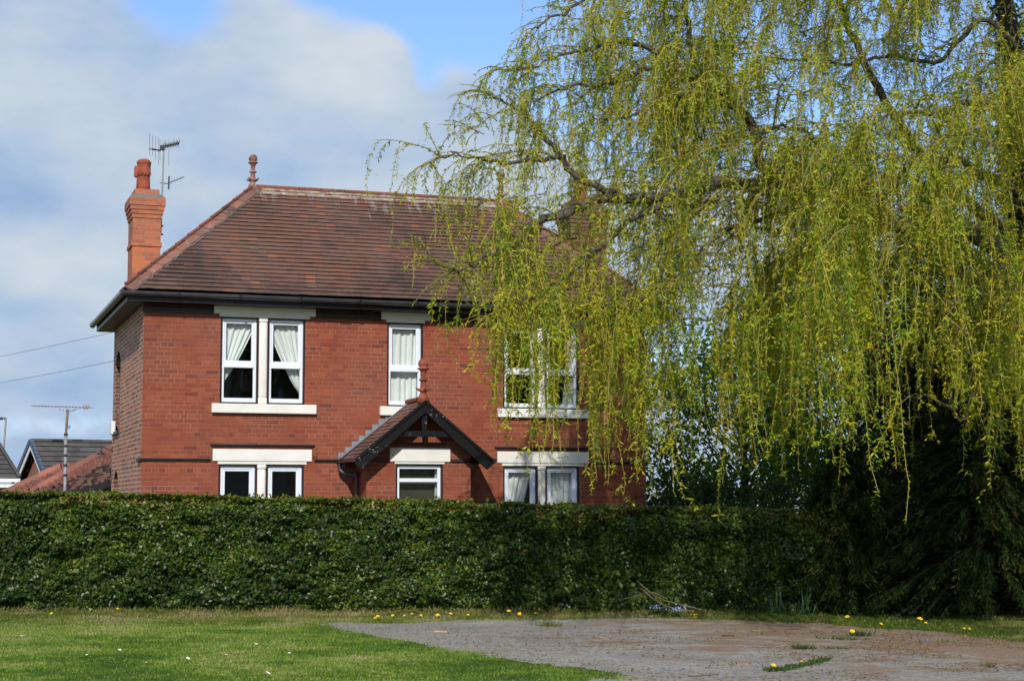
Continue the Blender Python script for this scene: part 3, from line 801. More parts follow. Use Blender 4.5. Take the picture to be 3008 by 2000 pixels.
# chimneys
def chimney(x0, x1, y0, y1, zb, zs, steps, pot_r, pot_h, cowl, label, cm='brick_chimney'):
    m = MB(); m.box((x0, y0, zb), (x1, y1, zs))
    zband = zs - .34 * (zs - zb) if zs - zb < 1.8 else zs - .42
    m.box((x0 - .022, y0 - .022, zband), (x1 + .022, y1 + .022, zband + .075), .004)
    z = zs; o_ = 0
    for k in range(steps):
        o_ = .018 * (k + 1); m.box((x0 - o_, y0 - o_, z), (x1 + o_, y1 + o_, z + .0755), .004); z += .0765
    m.box((x0 - o_, y0 - o_, z), (x1 + o_, y1 + o_, z + .0755), .004); z += .0765
    ch = m.build('chimney', M[cm], house); ch['label'] = label
    m = MB(); vs = [(x0 - o_ + .005, y0 - o_ + .005, z), (x1 + o_ - .005, y0 - o_ + .005, z), (x1 + o_ - .005, y1 + o_ - .005, z), (x0 - o_ + .005, y1 + o_ - .005, z), (x0 + .02, y0 + .02, z + .08), (x1 - .02, y0 + .02, z + .08), (x1 - .02, y1 - .02, z + .08), (x0 + .02, y1 - .02, z + .08)]
    m.raw(vs, [(0, 1, 5, 4), (1, 2, 6, 5), (2, 3, 7, 6), (3, 0, 4, 7), (4, 5, 6, 7)]); m.build('flaunching', M['flaunch'], ch)
    m = MB(); m.box((x0 + .03, y0 + .03, z + .03), (x1 - .03, y1 - .03, z + .165), .004); m.build('cap_course', M[cm], ch)
    z += .155; cx, cy = x0 + (x1 - x0) * .42, (y0 + y1) / 2 - .02
    m = MB(); R0 = pot_r
    m.lathe((cx, cy, z), [(R0 * 1.12, 0), (R0 * 1.08, pot_h * .2), (R0, pot_h * .55), (R0 * .98, pot_h * .6)] , 18); pt = m.build('chimney_pot', M['pot'], ch, True)
    m = MB(); zc = z + pot_h * .56
    m.lathe((cx + .006, cy, zc), [(R0 * 1.0, -.02), (R0 * 1.12, -.015), (R0 * 1.14, .02), (R0 * 1.06, .025), (R0 * 1.06, pot_h * .30), (R0 * 1.13, pot_h * .31), (R0 * 1.15, pot_h * .35), (R0 * 1.05, pot_h * .37), (R0 * .9, pot_h * .415), (R0 * .5, pot_h * .445), (.004, pot_h * .45)], 18)
    if cowl: m.box((cx - R0 * 1.42, cy - .06, zc - .07), (cx - R0 * .8, cy + .06, zc + pot_h * .22), .02)
    for k in range(5):
        a = -2.4 + k * .45; m.box((cx + R0 * 1.03 * math.cos(a) - .018, cy + R0 * 1.03 * math.sin(a) - .018, zc - .05), (cx + R0 * 1.03 * math.cos(a) + .018, cy + R0 * 1.03 * math.sin(a) + .018, zc + .0))
    m.build('cowl', M['pot'], ch, True)
    return ch
chimney(.005, .512, 2.0, 2.72, 5.3, 6.83, 4, .118, .62, True, 'tall orange brick chimney with a single capped pot')
# right-hand stack, read off at the ridge line depth
a = onY(1676, 700, 2.2); b = onY(1782, 700, 2.2)
chimney(a.x, b.x, 2.2, 2.85, 5.3, onY(1720, 668, 2.2).z, 4, .13, .62, False, 'mossy brick chimney, willow shade in its brown colour, half hidden by willow strands', 'brick_mossy_shaded')

# porch
por = empty('porch', (0, 0, 0)); por.parent = house; por.location = V3((4.66, -.6, 0)) - house.location
PX, PRZ, PEZ, PE, PF = 4.66, 3.375, 2.375, 1.21, -1.14
m = MB()
tile_slope(m, (PX - PE, 0, PEZ), (PX - PE, PF, PEZ), (PX, PF, PRZ), (PX, 0, PRZ), 14, .018)
tile_slope(m, (PX + PE, PF, PEZ), (PX + PE, 0, PEZ), (PX, 0, PRZ), (PX, PF, PRZ), 14, .018)
m.build('porch_roof', M['tile_dark'], por)
m = MB()
for s in (-1, 1): m.face([(PX, 0, PRZ - .03), (PX, PF, PRZ - .03), (PX + s * PE, PF, PEZ - .03), (PX + s * PE, 0, PEZ - .03)])
m.build('soffit', M['blackbrown'], por)
m = MB()
for k in range(3): m.tube([(PX, -.37 * k, PRZ + .045), (PX, -.37 * k - .365, PRZ + .047)], .045, 8)
m.build('ridge_tiles', M['ridge_edge'], por)
def barge(s):
    m = MB(); y0, y1 = PF - .045, PF
    d_ = V3((s * PE, 0, PEZ - PRZ)); nn = V3((d_.z * s, 0, -d_.x * s)).normalized()
    if nn.z < 0: nn = -nn
    A = V3((PX, 0, PRZ + .01)); B = A + d_ * 1.01
    wA = V3((PX, 0, PRZ - .205)); wB = B + V3((0, 0, -.178)) + V3((-s * .10, 0, 0)); wB2 = B + V3((0, 0, -.10))
    prof = [A, B, wB2, wB, wA]
    f = [(p.x, y0, p.z) for p in prof]; bk = [(p.x, y1, p.z) for p in prof]
    m.face(f if s < 0 else f[::-1]); m.face(bk[::-1] if s < 0 else bk)
    for i in range(5): j = (i + 1) % 5; m.face([f[i], bk[i], bk[j], f[j]])
    # moulding strip under the tiles
    m.beam(A + V3((0, y0 - .012, -.02)), B + V3((0, y0 - .012, -.02)), .03, .045, nn)
    return m.build('bargeboard', M['chipped'], por)
barge(-1); barge(1)
za = onY(1258, 1282.6, PF).z; zb_ = onY(1258, 1266, PF).z
m = MB(); hw = (PRZ - .12 - zb_) * PE / (PRZ - PEZ) + .02
m.box((PX - hw, PF + .004, za), (PX + hw, PF + .09, zb_), .006); m.build('crossbeam', M['chipped'], por)
m = MB(); m.box((PX - .045, PF + .01, zb_), (PX + .045, PF + .08, PRZ - .1), .005); m.build('king_post', M['chipped'], por)
# porch walls
PX0, PX1 = 3.72, 5.60
m = MB(); gh = lambda x: PRZ - abs(x - PX) * (PRZ - PEZ) / PE - .035
m.poly_holes([(PX0, -.7), (PX1, -.7), (PX1, gh(PX1)), (PX, gh(PX)), (PX0, gh(PX0))], [[(PW[0], PW[2]), (PW[1], PW[2]), (PW[1], PW[3]), (PW[0], PW[3])]], lambda x, z: (x, PY, z))
for x, o_ in ((PX0, 1), (PX1, -1)): m.face([(x, PY, -.7), (x, 0, -.7), (x, 0, gh(x)), (x, PY, gh(x))])
for x in (PW[0], PW[1]): m.face([(x, PY, PW[2]), (x, PY + RV, PW[2]), (x, PY + RV, PW[3]), (x, PY, PW[3])])
m.face([(PW[0], PY, PW[3]), (PW[1], PY, PW[3]), (PW[1], PY + RV, PW[3]), (PW[0], PY + RV, PW[3])])
m.build('porch_wall', M['brick'], por)
m = MB(); m.box((PX0 + .06, PY + .25, -.3), (PX1 - .06, PY + .27, 2.3)); m.build('inner_wall', M['room'], por)
m = MB(); m.box((4.22, PY - .05, 2.625), (5.13, PY + .02, 2.665), .006); m.build('hood_mould', M['blackbrown'], por)
for x0, x1 in ((PX0 - .03, 4.13), (5.22, PX1 + .03)):
    m = MB(); m.box((x0, PY - .04, 2.335), (x1, PY + .02, 2.385), .006); m.build('string_course', M['blackbrown'], por)
m = MB(); m.lathe((PX, PF + .10, PRZ + .03), [(r_ * .95, z * 1.02) for r_, z in FIN], 14); 
for k in range(4):
    a = k * math.pi / 2; x, y, z = PX, PF + .10, PRZ + .05
    m.tube([(x + .05 * math.cos(a), y + .05 * math.sin(a), z + .15), (x + .115 * math.cos(a), y + .115 * math.sin(a), z + .155), (x + .13 * math.cos(a), y + .13 * math.sin(a), z + .185)], .018, 6)
m.build('finial', M['terracotta'], por, True)
for s in (-1, 1):
    m = MB(); n_ = 9
    for i in range(n_):
        x = PX + s * (.16 + (PE - .12) * i / n_); zt_ = PRZ - abs(x - PX) * (PRZ - PEZ) / PE; w_ = (PE - .12) / n_
        xa, xb = (x, x + s * w_)
        m.box((min(xa, xb), -.016 - .001 * (i % 2), zt_ - .20), (max(xa, xb), -.004, zt_ + .065))
    m.beam((PX, -.06, PRZ + .03), (PX + s * (PE + .02), -.06, PEZ + .035), .012, .13, (0, 1, 0))
    m.build('flashing', M['lead'], por)
for s in (-1, 1):
    m = MB(); x = PX + s * (PE + .045); half_gutter(m, (x, .0, PEZ - .01), (x, PF - .03, PEZ - .01), (s, 0, 0), .05)
    m.face([(x - .05, PF - .031, PEZ + .012), (x + .05, PF - .031, PEZ + .012), (x + .04, PF - .031, PEZ - .04), (x, PF - .031, PEZ - .06), (x - .04, PF - .031, PEZ - .04)])
    m.build('gutter', M['gutter'], por)
m = MB(); m.tube(catmull([(PX - PE - .045, -.16, PEZ - .05), (PX - PE - .045, -.16, PEZ - .17), (PX - PE + .05, -.22, PEZ - .24), (PX - PE + .19, -.30, PEZ - .28), (PX - PE + .215, -.33, PEZ - .40), (PX - PE + .215, -.33, -.3)], 4), .034, 10); m.build('downpipe', M['gutter'], por, True)

# things fixed on the house
ab = empty('alarm_box', (-.05, 4.3, 2.8), 'white burglar alarm box high on the side wall of the house', 'alarm box')
a = onY(338, 1236, 4.35)
m = MB(); z0, z1 = 2.74, 3.02; z1 = onY(340, 1237, 4.3).z; z0 = onY(340, 1276, 4.3).z
m.box((-.085, 4.18, z0), (-.003, 4.42, z1), .015); m.build('cover', M['white'], ab); m = MB(); m.box((-.04, 4.28, z0 - .03), (-.006, 4.34, z0), .004); m.build('cable_entry', M['darkmetal'], ab)
lz = onY(330, 1321, 4.7).z
lamp = empty('wall_lamp', (0, 4.72, lz), 'black swan neck lamp on the rear corner of the brick house', 'lamp')
m = MB(); m.tube(catmull([(0, 4.72, lz), (-.08, 4.72, lz + .005), (-.15, 4.72, lz + .05), (-.19, 4.72, lz + .055), (-.215, 4.72, lz + .02), (-.22, 4.72, lz - .03)], 4), .010, 8); m.box((-.02, 4.68, lz - .03), (-.002, 4.76, lz + .05), .005); m.build('arm', M['darkmetal'], lamp)
m = MB(); m.lathe((-.22, 4.72, lz - .09), [(.075, 0), (.072, .02), (.045, .045), (.02, .06), (.018, .075)], 14); m.build('lamp_shade', M['darkmetal'], lamp, True)

# aerial on the chimney
ay = 2.35
mt, mb0 = onY(477, 426, ay), onY(474, 665, ay)
aer = empty('tv_aerial', (.56, ay, 6.6), 'black tv aerial on a mast strapped beside the chimney stack', 'aerial')
mx = .575
m = MB(); m.tube([(mx - .02, ay, 6.62), (mx + .01, ay, mt.z)], .016, 8); m.build('mast', M['metal'], aer)
def px3(px, py, y=ay): return onY(px, py, y)
m = MB(); A, B = px3(444, 443), px3(531, 413); A.y -= .15; B.y += .25; m.tube([A, px3(470, 443), px3(478, 432), B], .014, 6)
for i in range(13):
    p = px3(478, 432).lerp(B, i / 12.)
    h = .085 if i % 2 == 0 else .055
    for sg in (-1, 1): m.beam(p + V3((-.02, 0, -h * .62)), p + V3((.02, 0, h * .62)), .011, .022, (0, 1, 0)) if sg > 0 else m.tube([p + V3((0, 0, -h)), p + V3((0, 0, h * 1.25))], .0035, 4)
m.build('director_array', M['darkmetal'], aer)
m = MB()
for (x, ya, yb) in ((439.5, 395, 455), (448, 398, 458), (457, 400, 470), (466, 407, 486), (470, 410, 470), (496, 440, 487), (484, 412, 440)): m.tube([px3(x, ya), px3(x, yb)], .0045, 4)
m.tube([px3(438, 437), px3(452, 441), px3(470, 441)], .010, 5); m.box(tuple(px3(470, 441) - V3((.0, .04, .0))), tuple(px3(482, 428) + V3((.0, .04, .0))), .01)
m.build('reflector', M['darkmetal'], aer)
m = MB(); A, B = px3(470, 537), px3(541, 520); m.tube([A, px3(490, 540), B], .009, 5); m.beam(px3(495.5, 556), px3(496.5, 518), .028, .02, (0, 1, 0))
for x in (504, 512, 521, 530): m.tube([px3(x, 519), px3(x, 543 if x == 504 else 534)], .003, 4)
m.build('second_array', M['darkmetal'], aer)
for yy in (664, 689):
    m = MB(); m.box((.50, ay - .03, px3(475, yy).z - .012), (.60, ay + .03, px3(475, yy).z + .012), .004); m.build('wall_bracket', M['darkmetal'], aer)

#SECTION_BACKGROUND
# ------------------------------------------------------------------ neighbours on the left
def roofslab(mb, a, b, c, d_, th=.12, rnd=None):
    a, b, c, d_ = map(V3, (a, b, c, d_)); n_ = (b - a).cross(d_ - a).normalized()
    if n_.z < 0: n_ = -n_
    t = [a, b, c, d_]; bt = [p - n_ * th for p in t]
    mb.face(t, rnd=rnd); mb.face(bt[::-1], rnd=rnd)
    for i in range(4): j = (i + 1) % 4; mb.face([t[i], bt[i], bt[j], t[j]], rnd=rnd)
def course_slope(mb, e0, e1, r1, r0, gauge=.33, lift=.035, tw=.34):
    L = (V3(r0) - V3(e0)).length; tile_slope(mb, e0, e1, r1, r0, max(2, int(L / gauge)), lift, tw)

# gabled house
def gable_house():
    D = 75.0; apex = P(115, 1297, D); g = gz(-20)
    e1 = (RH * math.cos(R(33)) + FH * math.sin(R(33))).normalized()      # ridge direction, away to the right
    e2 = (RH * math.sin(R(33)) - FH * math.cos(R(33))).normalized()      # towards the viewer, down the visible slope
    half = 3.6; rise = 2.75; Lh = 7.5
    h = empty('gabled_house', (apex.x, apex.y, g), 'brick gabled house with grey tiled roof and white bargeboards beyond the hedge', 'house')
    A = apex; ez = A.z - rise
    Fe = A + e2 * half; Fe.z = ez; Be = A - e2 * half; Be.z = ez
    ov = -e1 * .35
    m = MB(); course_slope(m, Fe + ov, Fe + e1 * Lh, A + e1 * Lh, A + ov, .36, .05)
    course_slope(m, Be + e1 * Lh, Be + ov, A + ov, A + e1 * Lh, .36, .05)
    rfo = m.build('roof', M['slate'], h)
    m = MB()
    for i in range(17): m.tube([A + ov + e1 * (.46 * i) + V3((0, 0, .05)), A + ov + e1 * (.46 * i + .45) + V3((0, 0, .055))], .09, 8)
    m.build('ridge_tiles', M['slate'], rfo)
    m = MB()
    for E in (Fe, Be):
        for i in range(16):
            a = (A + ov * 1.05).lerp(E + ov * 1.05, i / 16); b = (A + ov * 1.05).lerp(E + ov * 1.05, (i + .93) / 16); m.beam(a + V3((0, 0, .03)), b + V3((0, 0, .05)), .16, .20)
    m.build('verge_tiles', M['verge'], rfo)
    m = MB()
    for E in (Fe, Be): m.beam(A + ov * 1.02 + V3((0, 0, -.20)), E + ov * 1.02 + V3((0, 0, -.20)), .05, .22)
    m.build('bargeboard', M['white'], h)
    m = MB(); ins = .25
    Wf, Wb = A + e2 * (half - ins), A - e2 * (half - ins)
    base = g - .3
    pts = [V3((Wf.x, Wf.y, base)), V3((Wb.x, Wb.y, base)), V3((Wb.x, Wb.y, ez + .05)), V3((A.x, A.y, A.z - .22)), V3((Wf.x, Wf.y, ez + .05))]
    uv = [(half - ins, 0), (-(half - ins), 0), (-(half - ins), ez - base), (0, A.z - base), (half - ins, ez - base)]
    m.face(pts[::-1], uv=uv[::-1]); m.face([p + e1 * Lh for p in pts], uv=uv)
    for W0 in (Wf, Wb): m.face([V3((W0.x, W0.y, base)), V3((W0.x, W0.y, base)) + e1 * Lh, V3((W0.x, W0.y, ez + .05)) + e1 * Lh, V3((W0.x, W0.y, ez + .05))], uv=[(0, 0), (Lh, 0), (Lh, ez - base), (0, ez - base)])
    m.build('wall', M['brick_far'], h)
gable_house()

def eaves_house():
    D = 68.0; A = P(-60, 1240, D); g = gz(-21)
    h = empty('bungalow', (A.x, A.y, g), 'grey roofed house with white gutter cut off by the left edge of the view', 'house')
    al = R(26); e1 = RH * math.cos(al) + FH * math.sin(al); e2 = RH * math.sin(al) - FH * math.cos(al)
    Fe0 = P(58, 1406, D); half = 3.4; ez = Fe0.z; Fe1 = Fe0 - e1 * 11
    top = P(-66, 1208, D + 3); top1 = top - e1 * 7; back = Fe0 + FH * 7 - RH * 2.6
    m = MB(); course_slope(m, Fe1, Fe0, top, top1, .36, .05); course_slope(m, Fe0, back, top, top, .36, .05); course_slope(m, back, back - e1 * 11, top1, top, .36, .05)
    m.build('roof', M['slate'], h)
    m = MB(); m.tube([Fe0 + V3((0, 0, .05)), top + V3((0, 0, .08))], .09, 8); m.build('hip_tiles', M['slate'], h)
    m = MB(); m.beam(Fe1 + e2 * .06 + V3((0, 0, -.06)), Fe0 + e2 * .06 + V3((0, 0, -.06)), .12, .14); m.build('gutter', M['white'], h)
    m = MB(); m.beam(Fe1 - e2 * .12 + V3((0, 0, -.27)), Fe0 - e2 * .12 + V3((0, 0, -.27)), .25, .16); m.build('soffit', M['white'], h)
    m = MB(); w = Fe0 - e2 * .35 - e1 * .45
    m.raw([V3((p.x, p.y, z)) for p in (w, w - e1 * 8, w - e1 * 8 - e2 * 5, w - e2 * 5) for z in (g - .2, ez - .2)], [(0, 1, 3, 2), (2, 3, 5, 4), (4, 5, 7, 6), (6, 7, 1, 0)]); m.build('wall', M['brick_far'], h)
    for k, (pa, pb) in enumerate(((0, 10), (-40, -12))):
        a, b = P(pa, 1424, D), P(pb, 1450, D)
        m = MB(); m.beam(V3((a.x, a.y, 1.0)) + e2 * .1, V3((a.x, a.y, ez - .2)) + e2 * .1, .14, .1); m.build('post', M['white'], h)
    # aerial pole on this roof
    q = P(10, 1330, D + 2)
    ap = empty('roof_aerial', q, 'thin aerial mast on the grey roof at the left edge', 'aerial')
    m = MB(); m.tube([P(8, 1360, D + 2), P(17.5, 1228, D + 2)], .045, 6); m.build('mast', M['metal'], ap)
    m = MB(); m.tube([P(-60, 1226, D + 2), P(19, 1230, D + 2)], .022, 5)
    for x in (2, 7, 15, -10, -22, -35): m.beam(P(x, 1225, D + 2), P(x, 1233, D + 2), .07, .05)
    m.build('boom', M['darkmetal'], ap)
eaves_house()

# clay tiled outbuilding: two parallel ridges running back from the side of the house
def outbuilding():
    """low rear range: clay roofs falling away from the house, hips capped with half round tiles"""
    ob = empty('outbuilding', P(200, 1480, 35).xy.to_3d(), 'low outbuilding with red clay pantiles and round ridge tiles beside the house', 'outbuilding')
    def pant(m, c00, c10, c11, c01, ncol, rows, h=.07):
        c00, c10, c11, c01 = map(V3, (c00, c10, c11, c01)); n_ = (c10 - c00).cross(c01 - c00).normalized()
        if n_.z < 0: n_ = -n_
        at = lambda u, v: c00.lerp(c10, u).lerp(c01.lerp(c11, u), v)
        prof = [(0, .0), (.12, .6), (.3, 1), (.5, .8), (.68, .2), (.85, -.05), (1, 0)]
        for i in range(ncol):
            for r_ in range(rows):
                rv = random.random(); v0, v1 = r_ / rows, (r_ + 1) / rows; prev = None
                for t, hh in prof:
                    u = (i + t) / ncol; lo = at(u, v0) + n_ * (hh * h + .04); hi = at(u, v1 + .02) + n_ * (hh * h)
                    if prev:
                        m.face([prev[0], lo, hi, prev[1]], rnd=rv); m.face([prev[0] - n_ * .05, lo - n_ * .05, lo, prev[0]], rnd=rv * .5)
                    prev = (lo, hi)
    def cap(a, b, r_=.115):
        m = MB(); a, b = V3(a), V3(b); n_ = max(2, int((b - a).length / .42))
        for i in range(n_):
            p, q = a.lerp(b, i / n_), a.lerp(b, (i + .99) / n_); m.tube([p, q], [r_ * 1.1, r_ * .94], 10, rnd=random.random())
        return m
    b0, b1 = P(60, 1472, 35.2), P(352, 1312, 35.2)
    g0, g1 = P(120, 1470, 34.0), P(352, 1404, 34.0)
    mid = lambda t: (g0.lerp(b0, t), g1.lerp(b1, t))
    m = MB(); l0, l1 = mid(.66); pant(m, l0, l1, b1, b0, 15, 2); r1 = m.build('roof', M['pantile'], ob)
    m = MB(); pant(m, g0, g1, l1, l0, 26, 7, .006); m.build('roof', M['tile_dark'], ob)['label'] = 'dark plain tiled lower slope'
    cap(b0 + V3((0, 0, .03)), b1 + V3((0, 0, .03))).build('ridge_tiles', M['pantile'], r1)
    a0, a1, a2, a3 = P(-5, 1462, 37.2), P(183, 1374, 37.2), P(222, 1373, 37.4), P(352, 1322, 37.8)
    q0, q1, q2 = P(40, 1500, 35.9), P(200, 1420, 35.9), P(240, 1398, 35.9)
    m = MB(); pant(m, q0, q1, a1, a0, 12, 3); pant(m, q1, q2, a2, a1, 3, 3); pant(m, q2, P(352, 1345, 36), a3, a2, 8, 3); r2 = m.build('roof', M['pantile'], ob)
    cap(a0, a1 + V3((0, 0, .01)), .12).build('ridge_tiles', M['pantile'], r2); cap(a1, a2, .12).build('ridge_tiles', M['pantile'], r2); cap(a2, a3, .10).build('ridge_tiles', M['pantile'], r2)
    m = MB(); back0, back1 = a0 + FH * 2.5 + V3((0, 0, -.9)), a2 + FH * 2.5 + V3((0, 0, -.9)); pant(m, back1, back0, a0, a2, 14, 3); m.build('roof', M['pantile'], ob)
    m = MB(); m.beam(g0 + V3((0, 0, -.06)) - FH * .03, g1 + V3((0, 0, -.06)) - FH * .03, .05, .13); m.build('fascia', M['black'], ob)
    m = MB(); lo0, lo1 = g0 + FH * .12, g1 + FH * .12
    w3, w2 = back0 + V3((0, 0, -.1)), back1 + RH * 2.5 + V3((0, 0, -.1))
    ring = [lo0, lo1, w2, w3]
    for i in range(4):
        a, b = ring[i], ring[(i + 1) % 4]; m.face([(a.x, a.y, -.5), (b.x, b.y, -.5), (b.x, b.y, b.z - .06), (a.x, a.y, a.z - .06)])
    m.build('wall', M['brick_far'], ob)
outbuilding()

# aerial on its own tall pole
D = 31.0
pole = empty('aerial_pole', (P(188, 1480, D).x, P(188, 1480, D).y, gz(-8)), 'tall grey aerial pole with a long horizontal aerial above clay tiles', 'aerial')
bt = P(186, 1700, D); md = P(193.5, 1275, D); tp = P(199, 1202, D)
m = MB(); m.tube([bt, md], .028, 8); m.build('mast', M['pole'], pole)
m = MB(); m.tube([md, tp], .024, 8); m.build('mast', M['rust'], pole)['label'] = 'rusty upper length of the mast'
for y in (1276, 1310, 1338, 1367, 1396):
    m = MB(); c = bt.lerp(md, (1700 - y) / 425); m.tube([c - V3((0, 0, .022)), c + V3((0, 0, .022))], .036, 8); m.build('joint_clamp', M['darkmetal'], pole)
m = MB(); a, b = P(98, 1192, D), P(266, 1197, D); m.tube([a, b], .009, 5)
n_ = 18
for i in range(n_): c = a.lerp(b, i / (n_ - 1)); m.tube([c - FH * .17, c + FH * .17], .005, 4); m.beam(c + V3((-.025, 0, 0)), c + V3((.025, 0, 0)), .02, .022)
m.box(tuple(P(249, 1198, D) - V3((.03, .03, .02))), tuple(P(256, 1192, D) + V3((.03, .03, .02))), .006)
m.tube([P(172, 1195, D), P(174, 1203, D), P(199, 1206, D), P(221, 1204, D), P(223, 1196, D)], .008, 5)
m.tube([P(203, 1212, D), P(240, 1197, D)], .004, 4)
m.build('boom', M['metal'], pole)
m = MB(); c = P(202.5, 1253, D); m.box(tuple(c - V3((.025, .02, .03))), tuple(c + V3((.025, .02, .03))), .008); m.build('tag', M['blueplastic'], pole)

# overhead cables
for (y0, y1, lab) in ((1026, 974, 'upper of the two thin overhead cables left of the house'), (1087, 1059, 'lower of the two thin overhead cables left of the house')):
    a = P(-700, y0 + 95, 60); b = onY(338, y1, 4.75); m = MB()
    m.tube([a.lerp(b, t) + V3((0, 0, -1.2 * t * (1 - t))) for t in np.linspace(0, 1, 24)], .0055, 5)
    tag(m.build('overhead_cable', M['wire']), lab, 'cable', 'overhead cables')
#SECTION_PLANTS
# ------------------------------------------------------------------ hedge
hedge = empty('hedge', W(-2, hedge_d(-2) + .4, gz(-2)), 'long clipped dark green evergreen hedge across the front of the house', 'hedge')
HL0, HL1 = -12.5, 5.9
def hedge_gap(lat, z):
    """how thin the hedge is (0 dense .. 1 open), open towards the ground on the right"""
    return np.clip((lat - .2) / 3.0, 0, 1) * np.clip((.75 - z) / .7, 0, 1)
def hedge_leaves():
    out = []; rr = []
    n = 118000
    lat = rng.uniform(HL0, HL1, n); g = gzn(lat); top = hedge_top(lat) + (vnoise(lat, lat * 0, .55, 21) - .5) * .08 + (vnoise(lat, lat * 0 + 3, .17, 22) - .5) * .07
    H = top - g; u = rng.random(n)
    z = g + H * u
    # front shell, softly lumpy, rounded shoulder
    bump = (vnoise(lat, z * 1.5, .38, 5) - .5) * .34 + (vnoise(lat, z * 1.6, .13, 6) - .5) * .16
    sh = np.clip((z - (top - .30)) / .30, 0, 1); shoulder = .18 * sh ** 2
    dep = hedge_d(lat) + bump + shoulder + np.abs(rng.normal(0, .09, n))
    dep += np.clip(.25 - (z - g), 0, .25) * .25
    keep = rng.random(n) > hedge_gap(lat, z - g) * .55
    keep &= rng.random(n) < np.clip((z - g + .10) / .2, .5, 1)
    nrm = -FHn[None, :] + np.array([0, 0, .55]) + np.array([0, 0, 1.2])[None, :] * sh[:, None]
    out.append((Wn(lat, dep, z)[keep], (nrm + rng.normal(0, .75, (n, 3)))[keep])); rr.append((rng.random(n) * .72 + sh * .26 + (vnoise(lat, z * 1.3, .20, 15) - .5) * .42 + (vnoise(lat, z, 1.1, 16) - .5) * .26)[keep])  # leaf tone rises with sh: sunlit top rim painted into the olive leaves
    # top and back
    n = 46000
    lat = rng.uniform(HL0, HL1, n); dd = rng.uniform(.1, 1.0, n); top = hedge_top(lat) + (vnoise(lat, dd, .5, 7) - .5) * .10 - np.abs(rng.normal(0, .03, n)) + .02
    nrm = np.array([0, 0, 1.])[None, :] + rng.normal(0, .6, (n, 3))
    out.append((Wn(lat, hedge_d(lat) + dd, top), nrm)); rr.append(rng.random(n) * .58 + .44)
    n = 14000
    lat = rng.uniform(HL0, HL1, n); z = gzn(lat) + rng.random(n) * (hedge_top(lat) - gzn(lat)); nrm = FHn[None, :] + rng.normal(0, .6, (n, 3))
    out.append((Wn(lat, hedge_d(lat) + 1.0 + rng.normal(0, .06, n), z), nrm)); rr.append(rng.random(n) * .8)
    # inside leaves on the thin right part
    n = 16000
    lat = rng.uniform(.5, HL1, n); z = gzn(lat) + rng.random(n) ** .8 * (hedge_top(lat) - gzn(lat)); dd = rng.uniform(.1, .95, n)
    keep = rng.random(n) > hedge_gap(lat, z - gzn(lat)) * .4
    out.append((Wn(lat, hedge_d(lat) + dd, z)[keep], rng.normal(size=(n, 3))[keep])); rr.append((rng.random(n) * .9)[keep])
    for _ in range(240):
        la = rng.uniform(HL0, HL1); k = int(rng.integers(5, 14)); t = np.linspace(0, 1, k); hgt = rng.uniform(.04, .13)
        lat = la + rng.normal(0, .03) * t + rng.normal(0, .012, k); dd = rng.uniform(.1, .9)
        out.append((Wn(lat, hedge_d(lat) + dd, hedge_top(lat) - .02 + hgt * t), rng.normal(size=(k, 3)))); rr.append(rng.uniform(.72, .97, k))
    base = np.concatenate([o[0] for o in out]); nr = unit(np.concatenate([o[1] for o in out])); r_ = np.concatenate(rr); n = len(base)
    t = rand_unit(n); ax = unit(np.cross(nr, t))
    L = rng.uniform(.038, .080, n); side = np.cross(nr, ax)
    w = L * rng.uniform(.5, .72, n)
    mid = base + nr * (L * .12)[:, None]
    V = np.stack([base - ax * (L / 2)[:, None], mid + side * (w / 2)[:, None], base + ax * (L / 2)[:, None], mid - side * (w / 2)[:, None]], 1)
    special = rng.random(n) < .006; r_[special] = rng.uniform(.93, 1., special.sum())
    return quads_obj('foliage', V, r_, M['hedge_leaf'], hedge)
hedge_leaves()
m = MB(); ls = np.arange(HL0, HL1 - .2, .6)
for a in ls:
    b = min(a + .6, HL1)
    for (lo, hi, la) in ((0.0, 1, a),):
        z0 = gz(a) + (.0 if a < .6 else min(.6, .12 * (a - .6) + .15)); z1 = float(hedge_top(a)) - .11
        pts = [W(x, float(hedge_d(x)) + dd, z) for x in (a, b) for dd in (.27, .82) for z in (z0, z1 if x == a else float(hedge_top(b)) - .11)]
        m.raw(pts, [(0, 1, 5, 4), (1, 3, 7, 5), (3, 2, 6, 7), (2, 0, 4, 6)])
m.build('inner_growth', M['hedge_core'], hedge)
for i in range(60):
    m = MB()
    la = random.uniform(HL0, HL1) if i < 12 else random.uniform(.5, HL1); dd = random.uniform(.2, .7); p = W(la, float(hedge_d(la)) + dd, gz(la) - .05)
    pts = [p]; 
    for k in range(4): p = p + V3((random.gauss(0, .06), random.gauss(0, .06), .28)); pts.append(p)
    m.tube(pts, [.02, .018, .015, .012, .008], 5); m.build('stem', M['bark_dark'], hedge)

